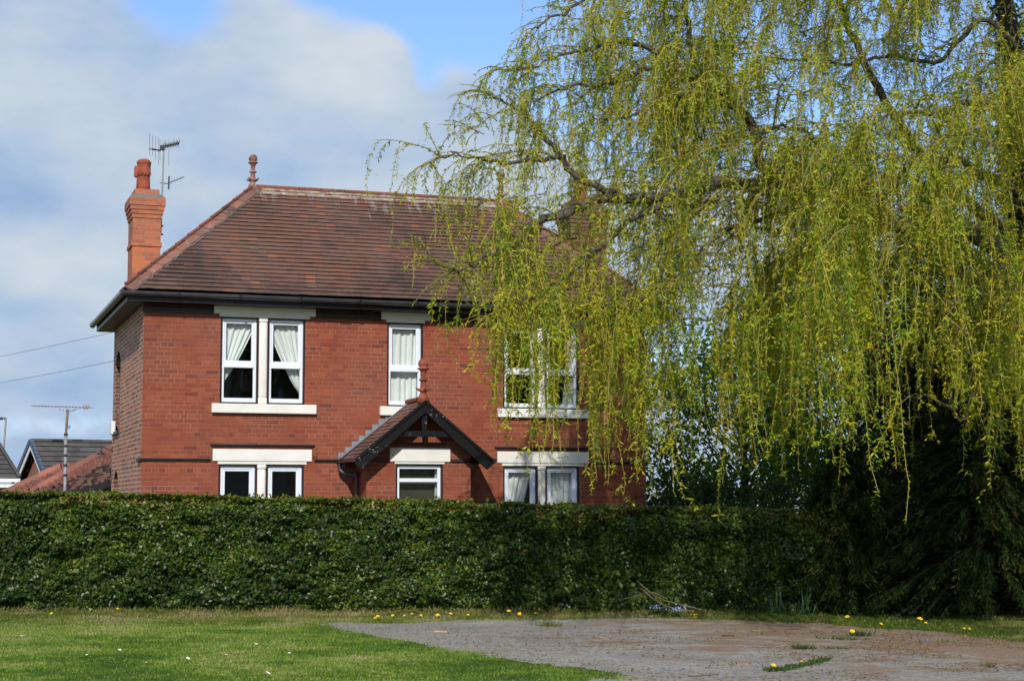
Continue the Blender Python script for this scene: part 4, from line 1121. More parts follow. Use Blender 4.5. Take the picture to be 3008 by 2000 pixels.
# ------------------------------------------------------------------ willow
WD = 24.6; WLAT = (2985 - 1504) / F * 25.2
base_w = GP(2990, 1822)
willow = empty('weeping_willow', base_w, 'large weeping willow with yellow green hanging strands in front of the house', 'tree')
BO = {  # main limbs: (px, py, depth) read off the photograph, each at its own distance
 'trunk': ([(2990, 1835, 28.2), (2985, 1500, 28.0), (2995, 1150, 27.6), (2985, 850, 27.0), (2990, 640, 26.7), (2975, 480, 26.4), (2985, 300, 26.1), (2965, 120, 25.8), (2930, -150, 25.4), (2900, -420, 25.0)], .30, .12),
 'a': ([(2990, 790, 26.9), (2890, 700, 25.0), (2760, 668, 24.7), (2620, 650, 24.2), (2500, 605, 23.8), (2400, 545, 23.5), (2260, 560, 23.2), (2110, 535, 22.8), (1990, 572, 22.5), (1850, 588, 22.3), (1740, 588, 22.1), (1640, 632, 21.9), (1570, 657, 21.8), (1532, 710, 21.7), (1424, 752, 21.5), (1392, 776, 21.4), (1320, 790, 21.3), (1250, 730, 21.2)], .17, .010),
 'b': ([(2400, 560, 23.5), (2320, 540, 23.6), (2235, 480, 23.6), (2205, 365, 23.6), (2150, 305, 23.5), (2070, 245, 23.3), (1980, 205, 23.1), (1909, 196, 22.9), (1822, 240, 22.7), (1740, 247, 22.5), (1664, 257, 22.3), (1560, 300, 22.0)], .11, .012),
 'c': ([(1850, 588, 22.3), (1760, 550, 22.2), (1690, 520, 22.1), (1650, 465, 22.0), (1600, 470, 21.9), (1515, 477, 21.7), (1440, 473, 21.5), (1370, 458, 21.4), (1310, 460, 21.3), (1262, 478, 21.2)], .06, .006),
 'd': ([(1650, 465, 22.0), (1620, 425, 22.1), (1580, 380, 22.2), (1531, 332, 22.2), (1470, 290, 22.1), (1410, 270, 22.0)], .045, .007),
 'e': ([(2110, 250, 23.4), (2040, 270, 23.0), (1950, 300, 22.8), (1838, 344, 22.5), (1750, 350, 22.2)], .05, .012),
 'f': ([(2150, 305, 23.5), (2090, 260, 23.8), (2041, 187, 24.0), (2025, 90, 24.1), (2005, -20, 24.2), (1980, -150, 24.0)], .055, .03),
 'g': ([(2070, 245, 23.3), (1960, 170, 23.2), (1860, 130, 23.0), (1790, 132, 22.8), (1710, 153, 22.6), (1640, 165, 22.4), (1556, 199, 22.2), (1480, 205, 22.0)], .05, .008),
 'h': ([(2985, 240, 26.0), (2970, 120, 25.0), (2880, 60, 24.6), (2790, 155, 24.2), (2740, 185, 23.8), (2600, 165, 23.2), (2480, 190, 22.8), (2360, 180, 22.4), (2280, 170, 22.0)], .055, .012),
 'i': ([(2985, 700, 26.8), (2880, 620, 25.4), (2790, 560, 25.5), (2700, 450, 25.6), (2640, 360, 25.6), (2560, 230, 25.5), (2500, 90, 25.3), (2440, -60, 25.0)], .115, .04),
 'j': ([(2930, 690, 24.6), (2800, 655, 24.2), (2758, 667, 23.9), (2705, 696, 23.5), (2648, 739, 23.1), (2581, 758, 22.8)], .055, .022),
 'k': ([(1990, 590, 22.5), (1900, 625, 22.3), (1851, 648, 22.2), (1774, 713, 22.0), (1739, 741, 21.8), (1704, 780, 21.7), (1669, 804, 21.6), (1595, 864, 21.4), (1539, 885, 21.2), (1490, 927, 21.1), (1445, 932, 21.0)], .05, .008),
 'l': ([(2110, 580, 22.9), (2010, 650, 22.8), (1950, 717, 22.7), (1894, 790, 22.6), (1858, 839, 22.5), (1780, 900, 22.3)], .05, .01),
 'm': ([(2005, -20, 24.2), (1900, -60, 23.6), (1800, -40, 23.2), (1700, 10, 22.8), (1620, 60, 22.5), (1560, 90, 22.3)], .05, .01),
 'n': ([(2990, 560, 26.6), (2900, 520, 24.0), (2820, 470, 23.0), (2740, 480, 22.2), (2640, 520, 21.5), (2560, 600, 21.0)], .09, .015),
 'o': ([(2980, 430, 26.3), (2940, 330, 24.2), (2850, 300, 23.0), (2750, 330, 22.0), (2650, 330, 21.2), (2560, 370, 20.8)], .08, .015),
 'p': ([(2990, 760, 26.9), (2960, 780, 24.0), (2900, 800, 23.0), (2840, 850, 22.2), (2780, 930, 21.8)], .07, .012),
 'q': ([(2620, 650, 24.2), (2480, 720, 24.8), (2400, 760, 25.3), (2300, 760, 25.8), (2200, 800, 26.2)], .07, .015),
 'r': ([(2400, 545, 23.5), (2300, 620, 23.6), (2220, 650, 23.4), (2120, 690, 23.1), (2030, 760, 22.8)], .05, .012),
 's': ([(2900, -420, 25.0), (2700, -350, 24.2), (2500, -250, 23.5), (2300, -150, 22.8), (2150, -30, 22.3)], .09, .015),
 't': ([(2990, 900, 27.1), (3010, 850, 24.0), (2990, 830, 22.8), (2960, 880, 21.8)], .06, .012),
 'u': ([(2900, -420, 25.0), (2850, -350, 23.6), (2780, -200, 22.4), (2720, 0, 21.6)], .09, .015),
 'v': ([(2500, 605, 23.8), (2440, 480, 23.2), (2380, 400, 22.6), (2300, 370, 22.0), (2220, 400, 21.5)], .06, .012),
 'x': ([(2780, 930, 21.8), (2850, 1010, 22.3), (2850, 1150, 22.9), (2834, 1236, 23.2), (2796, 1207, 23.2), (2734, 1162, 23.1), (2691, 1160, 23.0), (2648, 1179, 22.9), (2600, 1225, 22.8), (2576, 1246, 22.8)], .016, .006),
 'y': ([(2850, 1150, 22.9), (2815, 1131, 22.9), (2789, 1136, 22.8), (2786, 1164, 22.8), (2800, 1205, 22.9)], .010, .006),
 'z': ([(2850, 1010, 22.3), (2834, 966, 22.5), (2763, 983, 22.3)], .012, .005),
 'w': ([(2985, 640, 26.7), (3060, 500, 24.6), (3150, 380, 24.0), (3260, 330, 23.5)], .10, .02),
}
paths = {}
for k, (pts, r0, r1) in BO.items():
    c = catmull([P(*p) for p in pts], 4); n_ = len(c)
    for i in range(1, n_ - 1): c[i] = c[i] + V3((random.gauss(0, .018), random.gauss(0, .018), random.gauss(0, .018)))
    rad = [r0 + (r1 - r0) * (i / (n_ - 1)) ** .75 for i in range(n_)]
    paths[k] = (c, rad)
    m = MB(); m.tube(c, rad, 9 if r0 > .08 else 7)
    m.build('trunk' if k == 'trunk' else 'branch', M['bark_lit'] if k in 'jxyz' else M['bark'], willow, True)

twigs = MB(); TW = []
strand_src = []     # (point, tangent)
def arch_twig(p, dirv, L, r0=.010, drop=.45, every=.10, lo=.25, dens=1.0):
    p = V3(p); pts = [p.copy()]; d_ = V3(dirv).normalized(); n_ = max(4, int(L / .13))
    wig = V3((random.gauss(0, 1), random.gauss(0, 1), 0)) * .05
    for i in range(n_):
        d_ = (d_ + V3((0, 0, -drop * .26)) + wig * .25 + V3((random.gauss(0, .10), random.gauss(0, .10), random.gauss(0, .06)))).normalized()
        pts.append(pts[-1] + d_ * (L / n_))
    if L > .5: TW.append(pts)
    twigs.tube(pts, [r0 * (1 - .75 * i / n_) + .0015 for i in range(n_ + 1)], 4, False, rnd=min(1, max(0, random.gauss(.35, .2))))
    acc = 0
    for i in range(1, n_ + 1):
        if i / n_ < lo: continue
        seg = L / n_; acc += seg
        while acc > every:
            acc -= every * random.uniform(.6, 1.5)
            if random.random() < dens: strand_src.append((pts[i - 1].lerp(pts[i], random.random()), (pts[i] - pts[i - 1]).normalized()))
    strand_src.append((pts[-1], d_))
trunk_xy = W(WLAT, 25.0, 0)
def outward(p):
    v = V3((p[0] - trunk_xy.x, p[1] - trunk_xy.y, 0))
    return v.normalized() if v.length > .3 else V3((random.gauss(0, 1), random.gauss(0, 1), 0)).normalized()
for k, (c, rad) in paths.items():
    if k in ('trunk', 'j', 'x', 'y', 'z'): continue
    L = 0
    for i in range(1, len(c)):
        seg = (c[i] - c[i - 1]).length; L += seg
        thin = rad[i]
        step = .26 if thin > .05 else .15
        while L > step:
            L -= step * random.uniform(.7, 1.3)
            along = (c[i] - c[i - 1]).normalized()
            dv = along * random.uniform(.2, .9) + outward(c[i]) * .35 + V3((random.gauss(0, .55), random.gauss(0, .55), random.uniform(.1, .9)))
            arch_twig(c[i - 1].lerp(c[i], random.random()), dv, random.uniform(.5, 1.25) * (1.0 if thin > .02 else .7), .008, random.uniform(.45, .95), .10, .2, .85)
    for _ in range(3): arch_twig(c[-1], (c[-1] - c[-2]).normalized() + V3((random.gauss(0, .4), random.gauss(0, .4), .1)), random.uniform(.3, .6), .006, .9, .07, .1)
    if k in 'ak':
        for q_ in range(16): w_ = c[-1 - int(random.random() ** 1.3 * 16)]; arch_twig(w_, V3((random.gauss(-.2, .5), random.gauss(0, .6), random.uniform(0, .6))), random.uniform(.4, .8), .006, .9, .075, .15)
# fill of the crown: twigs carried by finer branches all through an ellipsoid dome
for _ in range(34):      # leafy outer twigs at the tip of the long left-hand limbs
    p = W(random.uniform(-.9, .7), random.uniform(21.2, 22.2), random.uniform(5.5, 7.2))
    if p.z > 6.4 + (lat_of(p) + .9) * .9: continue
    arch_twig(p, V3((random.gauss(-.3, .5), random.gauss(0, .5), random.uniform(0, .6))), random.uniform(.4, .9), .006, .85, .085, .15)
cc = W(7.2, 24.3, 3.0)
cnt = 0
while cnt < 1050:
    u = V3((random.gauss(0, 1), random.gauss(0, 1), random.gauss(0, 1))).normalized(); rho = random.uniform(.35, 1.0) ** .6
    if u.z < .08: continue
    la, dd, z = 7.2 + u.x * 8.0 * rho, 24.2 + u.y * 4.6 * rho, 3.0 + u.z * 9.0 * rho
    if vnoise(np.array([la + 20.]), np.array([z + 3.]), 1.3, 33)[0] < .30: continue
    if la > 9.4 or z > 10.6 or z < 4.2 or (z < 5.6 and random.random() < .5): continue
    if dd > 27.2 and la < 4.5: continue
    if la < 3.0 and random.random() < .35: continue
    if la < .9 and random.random() < .45: continue
    p = W(la, dd, z); out = outward(p)
    dv = out * random.uniform(.5, 1) + V3((random.gauss(0, .5), random.gauss(0, .5), random.uniform(.0, .7)))
    arch_twig(p, dv, random.uniform(.8, 1.7), .010, random.uniform(.4, .8), .105, .15, .9)
    cnt += 1
# hanging strands
ZL = [(-2.2, 4.6), (-1.6, 4.35), (-1.0, 4.0), (-.6, 3.7), (-.25, 3.2), (.0, 2.6), (.4, 2.3), (.9, 2.1), (1.4, 2.0), (2.0, 1.9), (2.6, 1.75), (3.2, 2.0), (3.8, 2.15), (4.3, 1.35), (4.7, 1.3), (5.2, 2.2), (5.9, 2.5), (6.6, 2.3), (7.2, 2.2), (9.5, 2.0)]
zx, zy = [a for a, b in ZL], [b for a, b in ZL]
LB, LA_, LR_ = [], [], []
LS = []
def strand_leaves(pts, tone, bare, per, size=1.0):
    a = np.array([v[:] for v in pts]); seg = np.linalg.norm(np.diff(a, axis=0), axis=1); dirs = unit(np.diff(a, axis=0))
    k = np.maximum(1, np.round(seg / .075 * per * (.4 if bare else 1))).astype(int); idx = np.repeat(np.arange(len(seg)), k); ns = len(idx)
    clump = .45 + .75 * (np.sin(idx * random.uniform(.5, 1.1) + random.uniform(0, 6)) * .5 + .5)
    t = rng.random(ns); bp = a[idx] + (a[idx + 1] - a[idx]) * t[:, None]; ph = rng.random(ns) * 6.283
    side = np.c_[np.cos(ph), np.sin(ph), rng.uniform(-.5, .45, ns)]
    ax = dirs[idx] * .6 + side * .95 + np.array([0, 0, -.12])
    sel = rng.random(ns) < clump
    LB.append(bp[sel]); LA_.append(ax[sel]); LR_.append(tone + rng.normal(0, .20, sel.sum())); LS.append(np.full(sel.sum(), size) * (1.15 - .4 * idx[sel] / max(1, len(seg))))
stem_b = MB()
print('strands', len(strand_src))
SP = []
GAP = lambda la, z: vnoise(np.array([la + 20.]), np.array([z + 3.]), .55, 31)[0] * .6 + vnoise(np.array([la + 20.]), np.array([z + 3.]), 1.5, 32)[0] * .4
for (p, tdir) in strand_src:
    la = lat_of(p); zmin = float(np.interp(la, zx, zy)) + random.gauss(.12, .30) + max(0, random.gauss(0, .55))
    g_ = GAP(la, p.z)
    if g_ < .46 and random.random() < .78: continue
    if p.z < 7.2 and random.random() < (.50 if la < .1 else .44 if la < 1.9 else .22 if la < 4 else .06): continue
    if 4.3 < la < 5.7 and p.z < 5.2 and random.random() < .6: continue
    if 1.4 < la < 3.9 and 5.2 < p.z < 6.2 and random.random() < .45: continue
    if p.z > 5.6: Lmax = random.choice((random.uniform(.15, .5), random.uniform(.3, .9), random.uniform(.6, 1.7)))
    else: Lmax = random.choice((random.uniform(.3, .8), random.uniform(.7, 1.8), random.uniform(1.5, 3.4)))
    if la < .0: Lmax = min(Lmax, random.uniform(.25, 1.4))
    if .0 < la < 2.2 and p.z < 5.6 and random.random() < .20: Lmax = max(Lmax, random.uniform(1.4, 2.9))
    if la < -.9: Lmax = min(Lmax, random.uniform(.35, 1.05))
    d_ = V3(tdir); q = V3(p); pts = [q.copy()]; st = .075; L = 0
    d_ = (d_ + V3((random.gauss(0, .45), random.gauss(0, .45), random.gauss(0, .25)))).normalized()
    sway = V3((random.gauss(0, .10), random.gauss(0, .10), 0)); hang = random.uniform(.27, .46)
    while L < Lmax and q.z > zmin:
        d_ = (d_ * .76 + V3((0, 0, -hang)) + sway * .35 + V3((random.gauss(0, .10), random.gauss(0, .10), random.gauss(0, .04)))).normalized()
        q = q + d_ * st; pts.append(q.copy()); L += st
    if len(pts) < 3: continue
    SP.append(pts)
    stem_b.tube(pts[::2] if len(pts) > 5 else pts, .0030, 3, False, rnd=min(1, max(0, random.gauss(.62, .2))))
    tn_ = random.gauss(.50, .15); low_ = 1.15 if q.z < 4.6 else 1.0
    strand_leaves(pts, tn_, random.random() < .10, random.uniform(3.2, 7.0), random.choice((.8, 1.0, 1.0, 1.35)) * low_)
    if L > .55 and random.random() < (.55 if la < 1.9 else .85):
        for _ in range(int(L * random.uniform(1.5, 5.0))):
            k = random.randint(int(len(pts) * .2), len(pts) - 1); a_ = random.uniform(0, 6.283); c_ = pts[k]
            e_ = V3((math.cos(a_), math.sin(a_), random.uniform(-.5, .5))).normalized(); tw_ = [c_.copy()]
            for _k in range(random.randint(2, 5)):
                e_ = (e_ + V3((random.gauss(0, .15), random.gauss(0, .15), -.38))).normalized(); c_ = c_ + e_ * .055; tw_.append(c_.copy())
            strand_leaves(tw_, tn_ + random.gauss(.03, .08), False, 6.0, random.uniform(.8, 1.3) * low_)
for pts in TW: strand_leaves(pts, random.gauss(.44, .13), False, 5, random.uniform(.8, 1.3))
LB = np.concatenate(LB); LA_ = np.concatenate(LA_); LR_ = np.concatenate(LR_); n = len(LB)
print('willow leaves', n)
V = leaf_quads(LB, LA_, rng.uniform(.028, .074, n) * np.concatenate(LS), rng.uniform(.010, .019, n) * np.concatenate(LS) ** .7)
quads_obj('foliage', V, LR_, M['willow_leaf'], willow)
stem_b.build('strands', M['twig'], willow)
twigs.build('twigs', M['twig'], willow)
# ivy up the willow trunk
tc_, tr_ = paths['trunk']; n = 5200; idx = rng.integers(0, len(tc_) - 1, n); A_ = np.array([v[:] for v in tc_]); Rr = np.array(tr_)
ph = rng.random(n) * 6.283; rad = Rr[idx] + np.abs(rng.normal(.05, .06, n)); t = rng.random(n)
ctr = A_[idx] + (A_[idx + 1] - A_[idx]) * t[:, None]; dirn = np.c_[np.cos(ph), np.sin(ph), np.zeros(n)]
V = leaf_quads(ctr + dirn * rad[:, None], dirn * .4 + np.array([0, 0, -.8]) + rng.normal(0, .4, (n, 3)), rng.uniform(.05, .09, n), rng.uniform(.04, .07, n), dirn + rng.normal(0, .4, (n, 3)))
quads_obj('ivy', V, rng.random(n), M['ivy_leaf'], willow)

# ------------------------------------------------------------------ trees behind
def broad_tree(name, label, lat, d, h, crown_r, crown_z0, nleaf, mat, leaf=(.06, .10), clumps=60, trunk_r=.14, group=None, bare=.0, cat='tree', sx=1.0):
    b = W(lat, d, gz(lat)); o = empty(name, b, label, cat, group)
    m = MB(); top = b + V3((random.gauss(0, .3), random.gauss(0, .3), h * .86))
    c = catmull([b - V3((0, 0, .2)), b.lerp(top, .35) + V3((random.gauss(0, .12), random.gauss(0, .12), 0)), b.lerp(top, .7) + V3((random.gauss(0, .2), random.gauss(0, .2), 0)), top], 4)
    m.tube(c, [trunk_r * (1 - .85 * i / (len(c) - 1)) for i in range(len(c))], 8); m.build('trunk', M['bark_dark'], o, True)
    cent = []; lm = MB()
    cz = (crown_z0 + h) / 2; rz = (h - crown_z0) / 2
    for i in range(clumps):
        u = rand_unit(1)[0]; rho = random.uniform(.35, 1) ** .6
        q = b + RH * (u[0] * crown_r * sx * rho) + FH * (u[1] * crown_r * rho) + V3((0, 0, cz + u[2] * rz * rho)); cent.append(q)
        t = min(.95, max(.15, (q.z - b.z) / h - random.uniform(.1, .3))); k = c[int(t * (len(c) - 1))]
        mid = k.lerp(q, .55) + V3((random.gauss(0, .1), random.gauss(0, .1), -.06 * (q - k).length))
        lm.tube(catmull([k, mid, q], 3), [.018, .017, .015, .012, .009, .007, .004], 5, False)
        for w_ in range(3):
            e = q + V3((random.gauss(0, .3), random.gauss(0, .3), random.gauss(0.05, .25))); lm.tube([q.lerp(mid, .3 * random.random()), q.lerp(e, .6) + V3((0, 0, .03)), e], [.008, .006, .003], 4, False)
    lm.build('limbs', M['bark_dark'], o)
    cn = np.array([v[:] for v in cent]); k = rng.integers(0, len(cn), nleaf); sp = rng.uniform(.16, .42, len(cn))[k] * (crown_r / 1.8)
    pos = cn[k] + rng.normal(0, 1, (nleaf, 3)) * sp[:, None] * np.array([1, 1, .7]); ok = pos[:, 2] > b.z + .1; pos = pos[ok]; k = k[ok]; nl = len(pos)
    ax = rng.normal(size=(nl, 3)) + np.array([0, 0, -.5]); L = rng.uniform(*leaf, nl)
    V = leaf_quads(pos, ax, L, L * rng.uniform(.5, .75, nl))
    quads_obj('crown', V, np.clip(rng.random(len(cn))[k] * .4 + rng.random(nl) * .6, 0, 1), mat, o)
    return o
G = 'trees growing in the garden right of the house'
broad_tree('garden_tree', 'fresh leaved green tree right of the house seen through the willow strands', 4.6, 34.0, 5.9, 2.4, .8, 18000, M['tree_leaf'], (.08, .13), 120, .10, G)
broad_tree('garden_tree', 'dark leafy tree behind the willow, nearer the right edge than the fresh leaved one', 7.4, 35.5, 7.2, 2.7, .9, 19000, M['tree_leaf'], (.08, .13), 130, .13, G)
broad_tree('garden_tree', 'slim tall tree deep in shade beyond the dark conifer', 9.6, 33.0, 7.4, 2.2, .8, 14000, M['tree_leaf'], (.07, .11), 90, .13, G)
broad_tree('laurel_shrub', 'dark glossy laurel shrub above the hedge at the corner of the house', 3.35, 31.6, 2.4, 1.0, .3, 7000, M['laurel_leaf'], (.07, .11), 45, .05, None, 0, 'shrub')
broad_tree('garden_shrub', 'dense dark shrub behind the right end of the hedge', 4.9, 29.6, 2.1, 1.0, .2, 7000, M['laurel_leaf'], (.05, .08), 45, .05, None, 0, 'shrub', 1.3)
o = broad_tree('flowering_shrub', 'dark shrub with orange yellow blossom behind the hedge end', 6.3, 30.0, 2.5, 1.1, .3, 8000, M['laurel_leaf'], (.045, .07), 50, .05, None, 0, 'shrub', 1.2)
n = 46; pos = np.array([P(random.gauss(2345, 40), random.gauss(1462, 26), 29.2)[:] for _ in range(n)])
V = leaf_quads(pos, rng.normal(size=(n, 3)), rng.uniform(.03, .06, n), rng.uniform(.03, .05, n)); quads_obj('blossom', V, rng.random(n), M['yellow'], o)

def conifer(name, label, lat, d, h, r_, nbr, mat, z0=.1, group=None, sx=1.0):
    b = W(lat, d, gz(lat)); o = empty(name, b, label, 'tree', group)
    m = MB(); m.tube([b - V3((0, 0, .2)), b + V3((.05, 0, h * .5)), b + V3((0, .05, h))], [.16, .1, .02], 8); m.build('trunk', M['bark_dark'], o, True)
    lm = MB(); B_, A2, R2 = [], [], []
    for i in range(nbr):
        t = random.random() ** 1.1; z = z0 + t * (h - z0); a = random.uniform(0, 6.283)
        rr = r_ * (1 - t) ** .6 * random.uniform(.65, 1.08) + .15
        dirv = RH * math.cos(a) * sx + FH * math.sin(a); s = b + V3((0, 0, z + .15)); e = s + dirv * rr + V3((0, 0, -.35 * rr * random.uniform(.3, 1.1)))
        mid = s.lerp(e, .55) + V3((0, 0, .16 * rr)); c = catmull([s, mid, e], 5); lm.tube(c, [.014 * (1 - .08 * j) for j in range(len(c))], 4, False)
        k = int(150 * rr / r_) + 30; tt = rng.uniform(.2, 1.0, k); cv = np.array([v[:] for v in c]); ii = np.minimum((tt * (len(cv) - 1)).astype(int), len(cv) - 2); fr = tt * (len(cv) - 1) - ii
        bp = cv[ii] + (cv[ii + 1] - cv[ii]) * fr[:, None]; dr = unit(cv[ii + 1] - cv[ii]); sd = np.cross(dr, np.array([0, 0, 1.])); sg = rng.choice([-1, 1], k)
        ax = dr * .8 + sd * (sg * rng.uniform(.3, 1.0, k))[:, None] + np.c_[np.zeros((k, 2)), rng.uniform(-.75, .1, k)]
        B_.append(bp + rng.normal(0, .04, (k, 3))); A2.append(ax); R2.append(np.clip(random.random() * .5 + rng.random(k) * .5 + (tt > .85) * .2, 0, 1))
    lm.build('limbs', M['bark_dark'], o)
    B_, A2, R2 = np.concatenate(B_), np.concatenate(A2), np.concatenate(R2); n = len(B_)
    V = leaf_quads(B_, A2, rng.uniform(.05, .14, n), rng.uniform(.012, .030, n), np.array([0, 0, 1.]) + rng.normal(0, .6, (n, 3)))
    quads_obj('crown', V, R2, mat, o); return o
conifer('conifer', 'broad dark conifer with feathery sprays at the right edge under the willow', 7.6, 27.2, 3.6, 1.6, 620, M['conifer_leaf'], .1, None, 1.35)
conifer('conifer', 'tall black green conifer behind the willow trunk', 7.6, 30.2, 7.4, 2.1, 800, M['conifer_leaf'], .2)
conifer('conifer', 'low spreading conifer between the hedge end and the broad dark conifer', 5.6, 27.9, 2.6, 1.2, 420, M['conifer_leaf'], .05)
# ivy covered trunk seen through the strands
b = W((2545 - 1504) / F * 30.5, 30.5, gz(6))
iv = empty('ivy_tree', b, 'old trunk wrapped in dark ivy glimpsed through the middle of the willow', 'tree')
m = MB(); tpv = P(2530, 380, 30.5); c = catmull([b - V3((0, 0, .2)), b.lerp(tpv, .4) + V3((.1, 0, 0)), tpv], 6); m.tube(c, [.16 - .09 * i / 12 for i in range(len(c))], 8); m.build('trunk', M['bark_dark'], iv, True)
A_ = np.array([v[:] for v in c]); n = 4200; idx = rng.integers(3, len(c) - 1, n); ph = rng.random(n) * 6.283; dirn = np.c_[np.cos(ph), np.sin(ph), np.zeros(n)]
ctr = A_[idx] + (A_[idx] - A_[idx - 1]) * rng.random(n)[:, None]
V = leaf_quads(ctr + dirn * (.12 + np.abs(rng.normal(.06, .12, n)))[:, None], dirn * .4 + np.array([0, 0, -.8]) + rng.normal(0, .4, (n, 3)), rng.uniform(.05, .09, n), rng.uniform(.04, .07, n), dirn + rng.normal(0, .4, (n, 3)))
quads_obj('ivy', V, rng.random(n), M['ivy_leaf'], iv)

#SECTION_SMALL
# ------------------------------------------------------------------ flowers, weeds, sticks
def dandelion_proto():
    o = empty('dandelion', (0, 0, 0))
    m = MB(); m.tube([(0, 0, 0), (.006, 0, .035), (.004, .003, .065)], .0028, 5); m.build('stem', M['weed'], o)
    m = MB(); c = V3((.004, .003, .068))
    for ring, (r_, z, k) in enumerate(((.026, .0, 18), (.019, .006, 14), (.011, .010, 9))):
        for i in range(k):
            a = 2 * math.pi * (i + .5 * ring) / k; d_ = V3((math.cos(a), math.sin(a), 0)); t = V3((-d_.y, d_.x, 0)) * .0032
            m.face([c + V3((0, 0, z * .5)) - t, c + V3((0, 0, z * .5)) + t, c + d_ * r_ + t + V3((0, 0, z)), c + d_ * r_ - t + V3((0, 0, z))])
    m.lathe(c + V3((0, 0, -.004)), [(.005, 0), (.018, .004), (.016, .012), (.006, .016), (.001, .017)], 9)
    m.build('flower_head', M['yellow'], o)
    m = MB()
    for i in range(7):
        a = i * .9; d_ = V3((math.cos(a), math.sin(a), .22)); s = V3((-d_.y, d_.x, 0)) * .011
        m.face([V3((0, 0, .004)), d_ * .045 + s, d_ * .085, d_ * .045 - s])
    m.build('leaf_rosette', M['weed'], o); return o
def daisy_proto():
    o = empty('daisy', (0, 0, 0)); m = MB(); m.tube([(0, 0, 0), (.002, 0, .03), (.003, 0, .05)], .002, 5); m.build('stem', M['weed'], o)
    m = MB(); c = V3((.003, 0, .052))
    for i in range(16):
        a = 2 * math.pi * i / 16; d_ = V3((math.cos(a), math.sin(a), .25)); t = V3((-d_.y, d_.x, 0)) * .0045
        m.face([c - t * .5, c + t * .5, c + d_ * .017 + t, c + d_ * .017 - t])
    m.build('petals', M['daisy'], o); m = MB(); m.lathe(c, [(.006, -.001), (.005, .004), (.001, .005)], 8); m.build('flower_eye', M['yellow'], o); return o
def z5(x, y): return (900 + x / 2.359, 1700 + y / 2.359)
def z4(x, y): return (x / 2.359, 1700 + y / 2.359)
def z6(x, y): return (1900 + x / 2.129, 1700 + y / 2.129)
ORD = ['first', 'second', 'third', 'fourth', 'fifth', 'sixth', 'seventh', 'eighth', 'ninth', 'tenth', 'eleventh', 'twelfth', 'thirteenth', 'fourteenth']
proto = dandelion_proto(); used = [False]
def put(proto, px, lab, cat, group, scale, used):
    g = GP(*px); o = proto if not used[0] else copy_tree(proto); used[0] = True
    o.location = (g.x, g.y, gz(lat_of(g)) - .004); o.rotation_euler = (random.gauss(0, .12) + .35, random.gauss(0, .15), random.uniform(-.5, .5)); o.scale = (scale,) * 3
    for k in ('label', 'category', 'group'):
        if k in o: del o[k]
    tag(o, lab, cat, group); return o
row = [(475, 292, .8), (497, 297, 1.25), (598, 281, 1), (675, 276, .8), (724, 267, .9), (790, 276, .9), (908, 282, 1.2), (993, 267, 1.0), (1113, 272, .9), (1398, 262, 1.4), (1467, 268, 1.1), (1480, 254, .8), (1589, 256, .8)]
for i, (x, y, s) in enumerate(row):
    put(proto, z5(x, y), f'{ORD[i]} yellow dandelion from the left in the row along the verge above the tarmac', 'dandelion', 'dandelions in the verge row', s * 1.05, used)
for (x, y, s, lab) in ((363, 260, .9, 'lone yellow dandelion near the left end of the hedge foot'), (815, 228, .9, 'yellow dandelion against the hedge foot left of the house')):
    put(proto, z4(x, y), lab, 'dandelion', 'dandelions on the lawn side', s, used)
for (x, y, s, lab) in ((1257, 274, 1.45, 'large yellow dandelion on the green tongue of verge at the right'), (1278, 358, 1.3, 'yellow dandelion growing from the tarmac below the large one'), (1452, 308, 1.1, 'yellow dandelion between the large one and the pair at the right'),
        (1694, 294, 1.7, 'biggest yellow dandelion at the right, in front of the dark conifer'), (1741, 296, .9, 'small yellow dandelion just right of the biggest one'), (1974, 333, .9, 'left of the two yellow dandelions farthest right'), (2008, 335, .9, 'right of the two yellow dandelions farthest right'),
        (778, 576, 1.1, 'yellow dandelion at the left tip of the weedy crack in the tarmac'), (962, 549, .9, 'yellow dandelion in the middle of the weedy crack in the tarmac')):
    put(proto, z6(x, y), lab, 'dandelion', 'dandelions at the right', s * 1.05, used)
small = [(277, 236), (292, 235), (306, 234), (686, 207), (740, 200), (845, 198), (890, 196), (945, 203), (1155, 210), (1275, 212), (1343, 207), (1580, 243)]
for i, (x, y) in enumerate(small):
    put(proto, z6(x, y), f'{ORD[i]} tiny yellow flower from the left in the shaded grass under the willow', 'flower', 'tiny yellow flowers in the shaded verge', .62, used)
dp = daisy_proto(); used2 = [False]
ds = [(143, 424, 1.2, 'white daisy farthest left on the lawn'), (603, 547, .9, 'faint small daisy low on the lawn left of centre'), (820, 520, 1.2, 'white daisy beside the faint small one, upper of that pair'), (1010, 597, .7, 'tiniest white daisy near the bottom of the lawn'), (1286, 579, 1.3, 'white daisy under the left windows near the bottom'), (1565, 547, .9, 'small white daisy left of the two towards the tarmac'), (1772, 477, 1.1, 'white daisy highest on the right part of the lawn'), (2005, 541, 1.1, 'white daisy nearest the tarmac edge'), (1829, 692, 1.55, 'largest white daisy at the bottom edge of the lawn')]
for (x, y, s, lab) in ds: put(dp, z4(x, y), lab, 'daisy', 'daisies on the lawn', s * .9, used2)

